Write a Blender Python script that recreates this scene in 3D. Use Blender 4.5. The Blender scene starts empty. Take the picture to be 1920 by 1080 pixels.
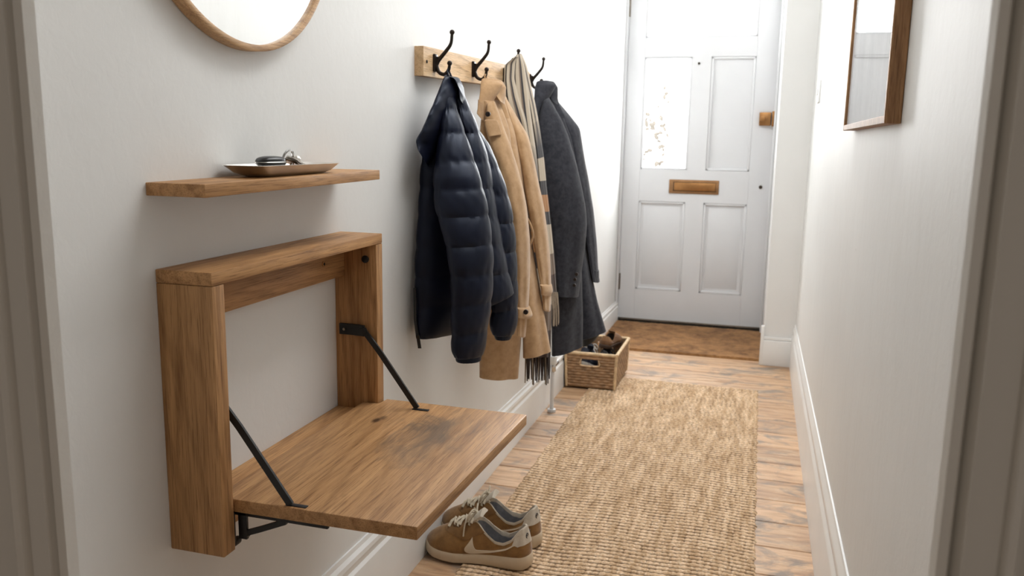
import bpy, bmesh, math, random
import numpy as np
from mathutils import Vector, Matrix

random.seed(7); rng = np.random.default_rng(7)
sc = bpy.context.scene
col = sc.collection
pi = math.pi

# ------------------------------------------------------------------ camera geometry
IMW, IMH = 1920, 1080
VP, VV = (1430, 272), (812, 9428)
CH = 1.08                                    # lens height
_c = np.array([IMW / 2, IMH / 2]); _a = np.array(VP) - _c; _b = np.array(VV) - _c
FPX = math.sqrt(-float(_a @ _b))
_d = np.array([_a[0], -_a[1], FPX]); _d /= np.linalg.norm(_d)
_u = -np.array([_b[0], -_b[1], FPX]); _u /= np.linalg.norm(_u)
_r = np.cross(_u, _d)
if _r[0] < 0: _r = -_r
CAMO = np.array([0, 0, CH])

def ray(px, py):
    v = np.array([px - 960, 540 - py, FPX])
    return np.array([v @ _r, v @ _d, v @ _u])

def on(axis, val, px, py):
    """point seen at a pixel of the photograph on the world plane axis = val"""
    w = ray(px, py); t = (val - CAMO[axis]) / w[axis]
    return CAMO + t * w

# ------------------------------------------------------------------ object helpers
ORIG = {}
def tag(o, label=None, cat=None, group=None, kind=None):
    if label: o['label'] = label
    if cat: o['category'] = cat
    if group: o['group'] = group
    if kind: o['kind'] = kind
    return o

def empty(name, loc, label=None, cat=None, group=None):
    o = bpy.data.objects.new(name, None); col.objects.link(o)
    o.location = loc; o.empty_display_size = .05
    ORIG[o.name] = np.array(loc, float)
    return tag(o, label, cat, group)

def obj(name, vf, mat, parent=None, origin=None, smooth=True, angle=40):
    """link one mesh object; vf = (verts in world coordinates, faces)"""
    V = np.asarray(vf[0], float); F = vf[1]
    if parent is not None: org = ORIG[parent.name]
    elif origin is not None: org = np.array(origin, float)
    else: org = np.zeros(3)
    me = bpy.data.meshes.new(name)
    me.from_pydata([tuple(v) for v in (V - org)], [], [tuple(int(i) for i in f) for f in F])
    me.update()
    if len(vf) > 2 and vf[2] is not None:      # uv per vertex
        uvl = me.uv_layers.new(name='UVMap')
        li = np.zeros(len(me.loops), dtype=np.int32); me.loops.foreach_get('vertex_index', li)
        uvl.data.foreach_set('uv', np.asarray(vf[2], float)[li].ravel())
    if mat: me.materials.append(mat)
    o = bpy.data.objects.new(name, me); col.objects.link(o)
    if parent is not None: o.parent = parent
    else: o.location = org
    ORIG[o.name] = org
    bm = bmesh.new(); bm.from_mesh(me); bmesh.ops.recalc_face_normals(bm, faces=bm.faces); bm.to_mesh(me); bm.free()
    if smooth:
        me.polygons.foreach_set('use_smooth', [True] * len(me.polygons))
        me.set_sharp_from_angle(angle=math.radians(angle))
    return o

def join(*parts):
    V = []; F = []; n = 0
    for p in parts:
        V.extend([tuple(v) for v in p[0]]); F.extend([[i + n for i in f] for f in p[1]]); n += len(p[0])
    return V, F

def bmvf(bm):
    bm.verts.index_update()
    return [tuple(v.co) for v in bm.verts], [[v.index for v in f.verts] for f in bm.faces]

def box(x0, x1, y0, y1, z0, z1, bev=0.0, seg=2):
    bm = bmesh.new(); bmesh.ops.create_cube(bm, size=1)
    for v in bm.verts:
        v.co = Vector((x0 + (v.co.x + .5) * (x1 - x0), y0 + (v.co.y + .5) * (y1 - y0), z0 + (v.co.z + .5) * (z1 - z0)))
    if bev > 0:
        bmesh.ops.bevel(bm, geom=list(bm.edges), offset=bev, segments=seg, affect='EDGES', profile=.5)
    r = bmvf(bm); bm.free(); return r

def prism(poly, z0, z1, bev=0.0, axis=2):
    """extrude a polygon (list of 2D points) along axis; the 2D points fill the two other axes in order"""
    bm = bmesh.new()
    def P(p, h):
        if axis == 2: return (p[0], p[1], h)
        if axis == 1: return (p[0], h, p[1])
        return (h, p[0], p[1])
    a = [bm.verts.new(P(p, z0)) for p in poly]; b = [bm.verts.new(P(p, z1)) for p in poly]
    n = len(poly)
    bm.faces.new(a[::-1]); bm.faces.new(b)
    for i in range(n): bm.faces.new((a[i], a[(i + 1) % n], b[(i + 1) % n], b[i]))
    if bev > 0: bmesh.ops.bevel(bm, geom=list(bm.edges), offset=bev, segments=2, affect='EDGES', profile=.5)
    r = bmvf(bm); bm.free(); return r

def loft(R, caps=True, closed=True):
    R = np.asarray(R, float); n, m, _ = R.shape
    V = R.reshape(-1, 3).tolist(); F = []
    mm = m if closed else m - 1
    for i in range(n - 1):
        for j in range(mm):
            k = (j + 1) % m
            F.append([i * m + j, i * m + k, (i + 1) * m + k, (i + 1) * m + j])
    if caps:
        F.append(list(range(m))[::-1]); F.append([(n - 1) * m + j for j in range(m)])
    return V, F

def tube(pts, rad, m=10, caps=True):
    P = np.asarray(pts, float); n = len(P)
    rad = np.full(n, rad) if np.isscalar(rad) else np.asarray(rad)
    T = np.gradient(P, axis=0); T /= np.linalg.norm(T, axis=1)[:, None] + 1e-12
    up = np.array([0, 0, 1.0]) if abs(T[0][2]) < .9 else np.array([1.0, 0, 0])
    N = np.cross(T[0], up); N /= np.linalg.norm(N); R = []
    for i in range(n):
        N = N - T[i] * (N @ T[i]); N /= np.linalg.norm(N); B = np.cross(T[i], N)
        R.append([P[i] + rad[i] * (math.cos(a) * N + math.sin(a) * B) for a in np.linspace(0, 2 * pi, m, endpoint=False)])
    return loft(R, caps)

def ribbon(pts, w, t, wdir):
    """flat strap along pts, width w along wdir, thickness t"""
    P = np.asarray(pts, float); W = np.asarray(wdir, float); W /= np.linalg.norm(W)
    T = np.gradient(P, axis=0); T /= np.linalg.norm(T, axis=1)[:, None] + 1e-12
    R = []
    for i in range(len(P)):
        N = np.cross(T[i], W); N /= np.linalg.norm(N)
        R.append([P[i] + W * w / 2 * a + N * t / 2 * b for a, b in ((-1, -1), (1, -1), (1, 1), (-1, 1))])
    return loft(R)

def spline(pts, n=24):
    P = np.asarray(pts, float); k = len(P)
    Q = np.vstack([2 * P[0] - P[1], P, 2 * P[-1] - P[-2]]); out = []
    for t in np.linspace(0, k - 1, n):
        i = min(int(t), k - 2); f = t - i
        a, b, c, d = Q[i], Q[i + 1], Q[i + 2], Q[i + 3]
        out.append(.5 * ((2 * b) + (c - a) * f + (2 * a - 5 * b + 4 * c - d) * f * f + (3 * b - a - 3 * c + d) * f ** 3))
    return np.array(out)

def sphere(c, r, sx=1, sy=1, sz=1, n=12):
    bm = bmesh.new(); bmesh.ops.create_uvsphere(bm, u_segments=n * 2, v_segments=n, radius=r)
    for v in bm.verts: v.co = Vector((c[0] + v.co.x * sx, c[1] + v.co.y * sy, c[2] + v.co.z * sz))
    q = bmvf(bm); bm.free(); return q

def disc(c, r, depth, axis, n=20, bev=.0005):
    """short cylinder centred at c along axis (0,1,2)"""
    poly = [(math.cos(a) * r, math.sin(a) * r) for a in np.linspace(0, 2 * pi, n, endpoint=False)]
    V, F = prism(poly, -depth / 2, depth / 2, bev, axis)
    return [(v[0] + c[0], v[1] + c[1], v[2] + c[2]) for v in V], F

# ------------------------------------------------------------------ materials
def newmat(name):
    m = bpy.data.materials.new(name); m.use_nodes = True
    nt = m.node_tree; nt.nodes.clear()
    out = nt.nodes.new('ShaderNodeOutputMaterial'); b = nt.nodes.new('ShaderNodeBsdfPrincipled')
    nt.links.new(b.outputs[0], out.inputs[0])
    return m, nt, b, out

def N(nt, t, **kw):
    n = nt.nodes.new('ShaderNode' + t)
    for k, v in kw.items():
        if k == 'ins':
            for a, b in v.items(): n.inputs[a].default_value = b
        else: setattr(n, k, v)
    return n

def lin(c):
    return tuple(((x / 255) / 12.92 if x / 255 <= .04045 else ((x / 255 + .055) / 1.055) ** 2.4) for x in c) + (1.0,)

def ramp(nt, stops, fac=None):
    r = nt.nodes.new('ShaderNodeValToRGB'); e = r.color_ramp.elements
    while len(e) > len(stops): e.remove(e[-1])
    while len(e) < len(stops): e.new(.5)
    for i, (p, c) in enumerate(stops): e[i].position = p; e[i].color = c
    if fac is not None: nt.links.new(fac, r.inputs[0])
    return r

def mix(nt, a, b, fac, mode='MIX'):
    n = nt.nodes.new('ShaderNodeMix'); n.data_type = 'RGBA'; n.blend_type = mode
    for sock, v in ((n.inputs[0], fac), (n.inputs[6], a), (n.inputs[7], b)):
        if hasattr(v, 'is_linked'): nt.links.new(v, sock)
        else: sock.default_value = v
    return n.outputs[2]

def coords(nt, scale=(1, 1, 1), rnd=True, src='Object', rot=(0, 0, 0)):
    tc = N(nt, 'TexCoord'); mp = N(nt, 'Mapping'); mp.inputs['Scale'].default_value = scale; mp.inputs['Rotation'].default_value = rot
    s = tc.outputs[src]
    if rnd:
        oi = N(nt, 'ObjectInfo'); ad = N(nt, 'VectorMath', operation='ADD'); mu = N(nt, 'VectorMath', operation='SCALE')
        cb = N(nt, 'CombineXYZ')
        for i in range(3): nt.links.new(oi.outputs['Random'], cb.inputs[i])
        nt.links.new(cb.outputs[0], mu.inputs[0]); mu.inputs['Scale'].default_value = 7.3
        nt.links.new(s, ad.inputs[0]); nt.links.new(mu.outputs[0], ad.inputs[1]); s = ad.outputs[0]
    nt.links.new(s, mp.inputs[0]); return mp.outputs[0]

def noise(nt, vec, scale, detail=4, rough=.55, dist=0):
    n = N(nt, 'TexNoise'); n.inputs['Scale'].default_value = scale; n.inputs['Detail'].default_value = detail
    n.inputs['Roughness'].default_value = rough; n.inputs['Distortion'].default_value = dist
    nt.links.new(vec, n.inputs['Vector']); return n.outputs['Fac']

def bump(nt, b, h, strength, dist=.002):
    n = N(nt, 'Bump'); n.inputs['Strength'].default_value = strength; n.inputs['Distance'].default_value = dist
    nt.links.new(h, n.inputs['Height']); nt.links.new(n.outputs[0], b.inputs['Normal']); return n

def plain(name, rgb, rough=.6, metal=0, bumpy=0, bscale=200, var=0.0, vscale=8, spec=.5):
    m, nt, b, o = newmat(name)
    b.inputs['Roughness'].default_value = rough; b.inputs['Metallic'].default_value = metal
    b.inputs['Specular IOR Level'].default_value = spec
    c = lin(rgb); v = coords(nt)
    f = noise(nt, v, vscale, 5)
    d = tuple(x * (1 - var) for x in c[:3]) + (1,); e = tuple(min(1, x * (1 + var)) for x in c[:3]) + (1,)
    nt.links.new(ramp(nt, [(.3, d), (.7, e)], f).outputs[0], b.inputs['Base Color'])
    if bumpy: bump(nt, b, noise(nt, v, bscale, 3), bumpy)
    return m

def wood(name, axis, light, dark, rough=.5, scale=1.0, knots=False):
    """straight-grained oak, grain running along axis"""
    m, nt, b, o = newmat(name)
    s = [48, 48, 48]; s[axis] = 1.5
    v = coords(nt, tuple(x * scale for x in s))
    s2 = [420, 420, 420]; s2[axis] = 11
    v2 = coords(nt, tuple(x * scale for x in s2))
    s3 = [9, 9, 9]; s3[axis] = 1.5
    v3 = coords(nt, tuple(x * scale for x in s3))
    ring = noise(nt, v, 1.0, 4, .6, 1.2)
    pore = noise(nt, v2, 1.3, 3, .7, .3)
    big = noise(nt, v3, 1.0, 3, .5, .8)
    wv = N(nt, 'TexWave', wave_type='BANDS', bands_direction='DIAGONAL')
    wv.inputs['Scale'].default_value = 1.7; wv.inputs['Distortion'].default_value = 6; wv.inputs['Detail'].default_value = 3; wv.inputs['Detail Scale'].default_value = 1.1
    nt.links.new(v3, wv.inputs['Vector'])
    L, D = lin(light), lin(dark)
    mid = tuple((a * .6 + c * .4) for a, c in zip(L, D))
    c1 = ramp(nt, [(.28, D), (.47, mid), (.66, L)], ring).outputs[0]
    c2 = mix(nt, c1, mid, .25)
    c3 = mix(nt, c2, ramp(nt, [(0, (.50, .42, .35, 1)), (.25, (1, 1, 1, 1))], wv.outputs['Fac']).outputs[0], .32, 'MULTIPLY')
    c4 = mix(nt, c3, ramp(nt, [(.36, (.42, .35, .30, 1)), (.50, (1.02, 1.02, 1.02, 1))], pore).outputs[0], .7, 'MULTIPLY')
    c5 = mix(nt, c4, ramp(nt, [(.3, (.8, .78, .75, 1)), (.7, (1.08, 1.06, 1.03, 1))], big).outputs[0], .8, 'MULTIPLY')
    if knots:
        # grey mineral stain and dark knots in the board's own coordinates
        sk = coords(nt, (14, 4.5, 14), rnd=False)
        st = noise(nt, sk, 1.25, 5, .62, 1.4)
        tcs = N(nt, 'TexCoord'); mps = N(nt, 'Mapping', vector_type='POINT'); mps.inputs['Location'].default_value = (-.255 * 7, -.13 * 3.6, 0); mps.inputs['Scale'].default_value = (7, 3.6, 0)
        nt.links.new(tcs.outputs['Object'], mps.inputs[0]); ln = N(nt, 'VectorMath', operation='LENGTH'); nt.links.new(mps.outputs[0], ln.inputs[0])
        fo = N(nt, 'MapRange'); fo.inputs['From Min'].default_value = 0; fo.inputs['From Max'].default_value = 1.0; fo.inputs['To Min'].default_value = .34; fo.inputs['To Max'].default_value = -.12
        nt.links.new(ln.outputs['Value'], fo.inputs['Value']); sm_ = N(nt, 'Math', operation='ADD'); nt.links.new(st, sm_.inputs[0]); nt.links.new(fo.outputs[0], sm_.inputs[1])
        c5 = mix(nt, c5, lin((84, 72, 62)), ramp(nt, [(.60, (0, 0, 0, 1)), (.86, (.74, .74, .74, 1))], sm_.outputs[0]).outputs[0])
        vo = N(nt, 'TexVoronoi'); vo.inputs['Scale'].default_value = 1.0
        nt.links.new(coords(nt, (12, 6.5, 12), rnd=False), vo.inputs['Vector'])
        c5 = mix(nt, c5, lin((58, 38, 24)), ramp(nt, [(.05, (.9, .9, .9, 1)), (.13, (0, 0, 0, 1))], vo.outputs['Distance']).outputs[0])
    nt.links.new(c5, b.inputs['Base Color'])
    b.inputs['Roughness'].default_value = rough; b.inputs['Specular IOR Level'].default_value = .35
    bump(nt, b, pore, .4, .001)
    return m

def cloth(name, rgb, rgb2=None, scale=420, rough=.9, bst=.35, sheen=.25, mottled=30):
    m, nt, b, o = newmat(name)
    c = lin(rgb); c2 = lin(rgb2 or tuple(x * .75 for x in rgb)); v = coords(nt)
    f = mix(nt, c2, c, ramp(nt, [(.35, (0, 0, 0, 1)), (.65, (1, 1, 1, 1))], noise(nt, v, mottled, 6, .7)).outputs[0])
    nt.links.new(f, b.inputs['Base Color']); b.inputs['Roughness'].default_value = rough
    b.inputs['Sheen Weight'].default_value = sheen; b.inputs['Sheen Roughness'].default_value = .5
    b.inputs['Specular IOR Level'].default_value = .2
    bump(nt, b, noise(nt, v, scale, 3, .7), bst, .001)
    return m

OAK_L, OAK_D = (206, 160, 110), (138, 95, 56)
M = {}
M['oak_y'] = wood('oak_grain_along_wall', 1, OAK_L, OAK_D)
M['oak_z'] = wood('oak_grain_upright', 2, OAK_L, OAK_D)
M['oak_seat'] = wood('oak_seat_boards', 1, (206, 162, 114), (146, 103, 62), rough=.45, knots=True)
M['oak_frame'] = wood('oak_frame', 2, (178, 138, 98), (126, 90, 60), scale=1.6)
M['oak_ring'] = wood('oak_ring', 1, (212, 174, 130), (170, 130, 90), scale=1.5)
M['pine'] = wood('pine_rack', 1, (236, 204, 162), (206, 166, 120))
M['black_metal'] = plain('black_powder_metal', (13, 13, 15), .5, 0, .05, 300, .15)
M['iron'] = plain('antique_iron', (46, 38, 33), .38, .7, .1, 160, .25, 40)
M['brass'] = plain('aged_brass', (160, 116, 72), .38, .85, .06, 120, .2, 18)
M['brass_dull'] = plain('dull_bronze', (148, 110, 74), .5, .6, .06, 120, .2, 18)
M['steel'] = plain('brushed_steel', (222, 218, 212), .30, 1, .03, 90, .1)
M['steel_dark'] = plain('worn_steel', (130, 122, 112), .32, 1, .08, 90, .2, 60)
M['black_plastic'] = plain('black_plastic', (16, 17, 20), .3)
M['dark_hole'] = plain('dark_hole', (20, 14, 10), .9)
M['grey_dot'] = plain('dark_metal_dot', (70, 62, 52), .5, .6)
M['white_gloss'] = plain('white_gloss_paint', (219, 220, 222), .32, 0, .08, 35, .02, 5)
M['white_plastic'] = plain('white_plastic', (226, 226, 224), .35)
M['chrome'] = plain('chrome', (190, 190, 190), .15, 1)

def wallmat(name, rgb, streak=False):
    m, nt, b, o = newmat(name)
    v = coords(nt, rnd=False); vs = coords(nt, (5, 5, .7), rnd=False)
    c = lin(rgb)
    big = noise(nt, v, 2.2, 5, .6)
    f = ramp(nt, [(.3, tuple(x * .95 for x in c[:3]) + (1,)), (.7, c)], big).outputs[0]
    if streak:
        s = noise(nt, vs, 5.0, 8, .78, 1.2)
        f = mix(nt, f, ramp(nt, [(.36, (.90, .89, .875, 1)), (.52, (1, 1, 1, 1))], s).outputs[0], .32, 'MULTIPLY')
    sp = noise(nt, v, 26, 2, .5)                              # scuffs
    f = mix(nt, f, lin((150, 142, 130)), ramp(nt, [(.80, (0, 0, 0, 1)), (.84, (.5, .5, .5, 1))], sp).outputs[0])
    nt.links.new(f, b.inputs['Base Color'])
    b.inputs['Roughness'].default_value = .55; b.inputs['Specular IOR Level'].default_value = .3
    h1 = noise(nt, coords(nt, (1, 1, .75), rnd=False), 55, 4, .6, .6)
    h2 = noise(nt, v, 9, 3, .5)
    ad = N(nt, 'Math', operation='ADD'); nt.links.new(h1, ad.inputs[0]); nt.links.new(h2, ad.inputs[1])
    bump(nt, b, ad.outputs[0], .075, .006)
    return m
M['wall'] = wallmat('white_plaster', (232, 232, 230))
M['wall_r'] = wallmat('white_brushed_plaster', (232, 232, 230), True)
M['trim'] = wallmat('cream_gloss_trim', (234, 231, 225))
M['skirt'] = plain('white_skirting_paint', (236, 236, 234), .35, 0, .1, 30, .03, 6)

def floormat():
    m, nt, b, o = newmat('worn_pine_boards')
    tc = N(nt, 'TexCoord'); sep = N(nt, 'SeparateXYZ'); nt.links.new(tc.outputs['Object'], sep.inputs[0])
    dv = N(nt, 'Math', operation='DIVIDE'); dv.inputs[1].default_value = .16; nt.links.new(sep.outputs['Y'], dv.inputs[0])
    fl = N(nt, 'Math', operation='FLOOR'); nt.links.new(dv.outputs[0], fl.inputs[0])
    wn = N(nt, 'TexWhiteNoise', noise_dimensions='1D'); nt.links.new(fl.outputs[0], wn.inputs['W'])
    off = N(nt, 'VectorMath', operation='SCALE'); nt.links.new(wn.outputs['Color'], off.inputs[0]); off.inputs['Scale'].default_value = 9
    ad = N(nt, 'VectorMath', operation='ADD'); nt.links.new(tc.outputs['Object'], ad.inputs[0]); nt.links.new(off.outputs[0], ad.inputs[1])
    mp = N(nt, 'Mapping'); mp.inputs['Scale'].default_value = (3.5, 26, 26); nt.links.new(ad.outputs[0], mp.inputs[0])
    g = noise(nt, mp.outputs[0], 1.2, 6, .65, .8)
    c = ramp(nt, [(.25, lin((146, 112, 84))), (.5, lin((196, 160, 126))), (.75, lin((222, 192, 158)))], g).outputs[0]
    pl = ramp(nt, [(0, (.80, .76, .72, 1)), (1, (1.1, 1.06, 1.0, 1))], wn.outputs['Value']).outputs[0]
    c = mix(nt, c, pl, .9, 'MULTIPLY')
    v = coords(nt, (1.0, 2.0, 1), rnd=False)
    st = noise(nt, v, 5.2, 6, .66, .8)
    c = mix(nt, c, lin((120, 114, 108)), ramp(nt, [(.50, (0, 0, 0, 1)), (.64, (.8, .8, .8, 1))], st).outputs[0])
    ch = noise(nt, v, 11, 6, .7, .4)
    c = mix(nt, c, lin((216, 196, 172)), ramp(nt, [(.58, (0, 0, 0, 1)), (.72, (.45, .45, .45, 1))], ch).outputs[0])
    nt.links.new(c, b.inputs['Base Color'])
    nt.links.new(ramp(nt, [(.3, (.36,) * 3 + (1,)), (.7, (.6,) * 3 + (1,))], st).outputs[0], b.inputs['Roughness'])
    bump(nt, b, g, .25, .002)
    return m
M['floor'] = floormat()

def jutemat():
    m, nt, b, o = newmat('jute_weave')
    v = coords(nt, rnd=False)
    at = N(nt, 'Attribute', attribute_name='weave')          # height of the yarn, marks yarn against gap
    n1 = noise(nt, v, 160, 4, .7); n2 = noise(nt, coords(nt, (26, 3.2, 1), rnd=False), 1.6, 4, .6)
    c = ramp(nt, [(.3, lin((188, 152, 116))), (.5, lin((214, 184, 150))), (.72, lin((238, 218, 192)))], n1).outputs[0]
    c = mix(nt, c, ramp(nt, [(.36, (.74, .68, .60, 1)), (.64, (1.16, 1.18, 1.21, 1))], n2).outputs[0], .9, 'MULTIPLY')
    c = mix(nt, lin((74, 48, 30)), c, ramp(nt, [(.12, (0, 0, 0, 1)), (.52, (1, 1, 1, 1))], at.outputs['Fac']).outputs[0])
    nt.links.new(c, b.inputs['Base Color']); b.inputs['Roughness'].default_value = .95; b.inputs['Specular IOR Level'].default_value = .1
    bump(nt, b, n1, .6, .002)
    return m
M['jute'] = jutemat()
M['coir'] = cloth('coir_mat', (166, 122, 78), (108, 74, 44), 500, 1, .9, .1, 14)
M['wicker'] = plain('wicker', (150, 118, 86), .7, 0, .3, 180, .35, 45)
M['wicker_rim'] = plain('wicker_rim', (206, 178, 140), .7, 0, .3, 180, .25, 45)

def glassmat(name, refl=.08, tint=(1, 1, 1, 1)):
    m, nt, b, o = newmat(name); nt.nodes.remove(b)
    t = N(nt, 'BsdfTransparent'); t.inputs[0].default_value = tint
    g = N(nt, 'BsdfGlossy'); g.inputs['Roughness'].default_value = .02
    lw = N(nt, 'LayerWeight'); pw = N(nt, 'Math', operation='POWER'); pw.inputs[1].default_value = 5; nt.links.new(lw.outputs['Facing'], pw.inputs[0])
    lw.inputs['Blend'].default_value = .5
    fr = N(nt, 'MapRange'); fr.inputs['To Min'].default_value = .035; fr.inputs['To Max'].default_value = .9; nt.links.new(pw.outputs[0], fr.inputs['Value'])
    mx = N(nt, 'MixShader'); nt.links.new(fr.outputs[0], mx.inputs[0]); nt.links.new(t.outputs[0], mx.inputs[1]); nt.links.new(g.outputs[0], mx.inputs[2])
    nt.links.new(mx.outputs[0], o.inputs[0]); return m
M['glass'] = glassmat('window_glass')
mm, nt, b, o = newmat('mirror_silver'); b.inputs['Metallic'].default_value = 1; b.inputs['Roughness'].default_value = .02; b.inputs['Base Color'].default_value = (.93, .94, .94, 1); M['mirror'] = mm

# ------------------------------------------------------------------ world, lights, camera
XL, XR, YD = -.800, .213, 5.03
w = bpy.data.worlds.new('overcast_day'); sc.world = w; w.use_nodes = True
nt = w.node_tree; nt.nodes.clear()
wo = nt.nodes.new('ShaderNodeOutputWorld'); bg = nt.nodes.new('ShaderNodeBackground'); nt.links.new(bg.outputs[0], wo.inputs[0])
tc = N(nt, 'TexCoord'); sp = N(nt, 'SeparateXYZ'); nt.links.new(tc.outputs['Generated'], sp.inputs[0])
SKY, ROOM = 3.2, .185                          # overcast street side, dim room behind the photographer
r = ramp(nt, [(.46, (ROOM, ROOM * .88, ROOM * .76, 1)), (.54, (SKY, SKY * 1.0, SKY * 1.02, 1))])
mr = N(nt, 'MapRange'); mr.inputs['From Min'].default_value = -1; mr.inputs['From Max'].default_value = 1
nt.links.new(sp.outputs['Y'], mr.inputs['Value']); nt.links.new(mr.outputs[0], r.inputs[0]); nt.links.new(r.outputs[0], bg.inputs[0])

def area(name, loc, rot, sx, sy, power, colr=(1, 1, 1)):
    l = bpy.data.lights.new(name, 'AREA'); l.shape = 'RECTANGLE'; l.size = sx; l.size_y = sy; l.energy = power; l.color = colr
    o = bpy.data.objects.new(name, l); col.objects.link(o); o.location = loc; o.rotation_euler = rot; return o
area('door_daylight', (-.37, 5.35, 1.85), (math.radians(-78), 0, 0), .85, 1.5, 140, (.97, .99, 1))
area('ceiling_skylight', (-.05, 2.35, 2.56), (0, 0, 0), .45, 1.9, 25, (.98, .99, 1))

cam = bpy.data.cameras.new('camera'); co = bpy.data.objects.new('camera', cam); col.objects.link(co)
R_ = np.array([_r, _d, _u])                   # rows: world axes in camera axes (right, up, forward)
m4 = Matrix.Identity(4)
for i in range(3):
    m4[i][0] = R_[i][0]; m4[i][1] = R_[i][1]; m4[i][2] = -R_[i][2]; m4[i][3] = CAMO[i]
co.matrix_world = m4
cam.sensor_width = 36; cam.lens = FPX / IMW * 36; cam.clip_start = .02
cam.dof.use_dof = True; cam.dof.focus_distance = 1.5; cam.dof.aperture_fstop = 8.0
sc.camera = co
sc.view_settings.view_transform = 'Standard'; sc.view_settings.look = 'None'
sc.view_settings.gamma = 1; sc.view_settings.exposure = 0.12

# ------------------------------------------------------------------ the setting
def struct(o): o['kind'] = 'structure'; return o
CEIL = 2.6
# boards, each with a real gap
parts = []
y = -.64
while y < 5.2:
    parts.append(box(-2.2 if y < .6 else -.84, 1.9 if y < .6 else .26, y + .0018, y + .1582, -.03, 0, .0022, 1)); y += .16
parts.append(box(-2.2, 1.9, -.64, 5.2, -.06, -.028))
struct(obj('floor', join(*parts), M['floor'], smooth=False))
struct(obj('ceiling', box(-2.2, 1.9, -.6, 5.12, CEIL, CEIL + .06), M['wall'], smooth=False))
struct(obj('wall_left', box(XL - .12, XL, .72, 5.12, 0, CEIL), M['wall'], smooth=False))
struct(obj('wall_right', box(XR, XR + .12, .72, 5.12, 0, CEIL), M['wall_r'], smooth=False))
# the wall the photographer looks through: splayed reveals either side, header above
nw = join(prism([(-.611, .602), (-.75, .72), (-2.2, .72), (-2.2, .602)], 0, CEIL),
          prism([(.134, .602), (.163, .72), (1.9, .72), (1.9, .602)], 0, CEIL),
          box(-.75, .2, .602, .72, 2.05, CEIL))
struct(obj('wall_front', nw, M['trim'], smooth=False))
struct(obj('wall_room', join(box(-2.3, -2.2, -.6, .72, 0, CEIL), box(1.9, 2.0, -.6, .72, 0, CEIL)), M['trim'], smooth=False))
# architraves: moulded profiles run upright
def arch(s, e):
    """profile from the opening edge e outwards; s = -1 left, +1 right"""
    pr = [(0, .602), (.0015, .590), (.007, .586), (.0085, .590), (.0110, .5965), (.013, .589), (.0155, .583), (.020, .583), (.036, .5835), (.0380, .5855),
          (.040, .577), (.0435, .573), (.047, .575), (.0485, .583), (.054, .587), (.058, .589), (.060, .602)]
    return [(e + s * p[0], p[1]) for p in pr]
struct(obj('trim_1', prism(arch(-1, -.6085), 0, 2.11), M['trim'], angle=25))
struct(obj('trim_2', prism(arch(1, .1305), 0, 2.11), M['trim'], angle=25))
struct(obj('trim_3', box(-.67, .19, .58, .602, 2.05, 2.11, .004), M['trim']))

# skirtings; old house, so their tops are not quite level
def skirt(x0, s, y0, y1, z0, z1, t=.016):
    """profile extruded along y with height going from z0 to z1"""
    pr = [(0, 0), (t, 0), (t, .70), (t * .92, .74), (t * .6, .78), (t * .62, .82), (t * .80, .86), (t * .72, .91), (t * .35, .95), (t * .25, 1.0), (0, 1.0)]
    R = [[(x0 + s * p[0], yy, p[1] * zz) for p in pr] for yy, zz in ((y0, z0), (y1, z1))]
    return loft(R)
struct(obj('baseboard_left', skirt(XL, 1, .72, 5.0, .222, .125), M['skirt'], angle=25))
struct(obj('baseboard_right', skirt(XR, -1, .72, 4.24, .285, .213), M['skirt'], angle=25))

# ---- end wall with the recessed front door
struct(obj('wall_nib', box(.066, XR, 4.24, 5.12, 0, CEIL), M['wall'], smooth=False))
nb = join(box(.066, XR - .001, 4.222, 4.24, 0, .128, .003), box(.066, XR - .001, 4.228, 4.24, .128, .145, .005), box(.052, .068, 4.222, 4.245, 0, .2, .003), )
struct(obj('baseboard_nib', nb, M['skirt']))
struct(obj('wall_end', box(-.86, .2, 5.0, 5.12, 2.10, CEIL), M['wall'], smooth=False))
fr = join(box(-.86, -.7905, 4.985, 5.10, 0, 2.45, .003), box(.0555, .075, 4.985, 5.10, 0, 2.45, .003), box(-.86, .2, 4.985, 5.10, 2.06, 2.10, .004),
          box(-.84, -.800, 4.955, 4.98, 0, 2.45, .006))
struct(obj('trim_4', fr, M['white_gloss']))
struct(obj('trim_5', box(.052, .066, 4.93, 4.985, .0, 2.45, .005), M['white_gloss']))
D0, D1 = -.790, .055                          # door leaf
door = empty('door_1', (-.37, YD, 0)); struct(door)
door['label'] = 'white painted four panel front door with two clear glass panes'
def panel_hole_leaf():
    """stiles and rails around the panes and panels"""
    xs = [(-.690, -.416), (-.310, -.064)]
    y0, y1 = YD, YD + .044
    P = [box(D0, -.690, y0, y1, .006, 2.055, .002, 1), box(-.064, D1, y0, y1, .006, 2.055, .002, 1),
         box(-.416, -.310, y0 + .0004, y1, .20, 1.62, 0), box(-.690, -.064, y0 + .0006, y1, .008, .203, 0),
         box(-.690, -.064, y0 + .0002, y1, .740, .928, 0), box(-.690, -.064, y0 + .0003, y1, 1.572, 1.680, 0), box(-.690, -.064, y0 + .0005, y1, 1.98, 2.053, 0)]
    return join(*P)
obj('leaf', panel_hole_leaf(), M['white_gloss'], door, smooth=False)
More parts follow.
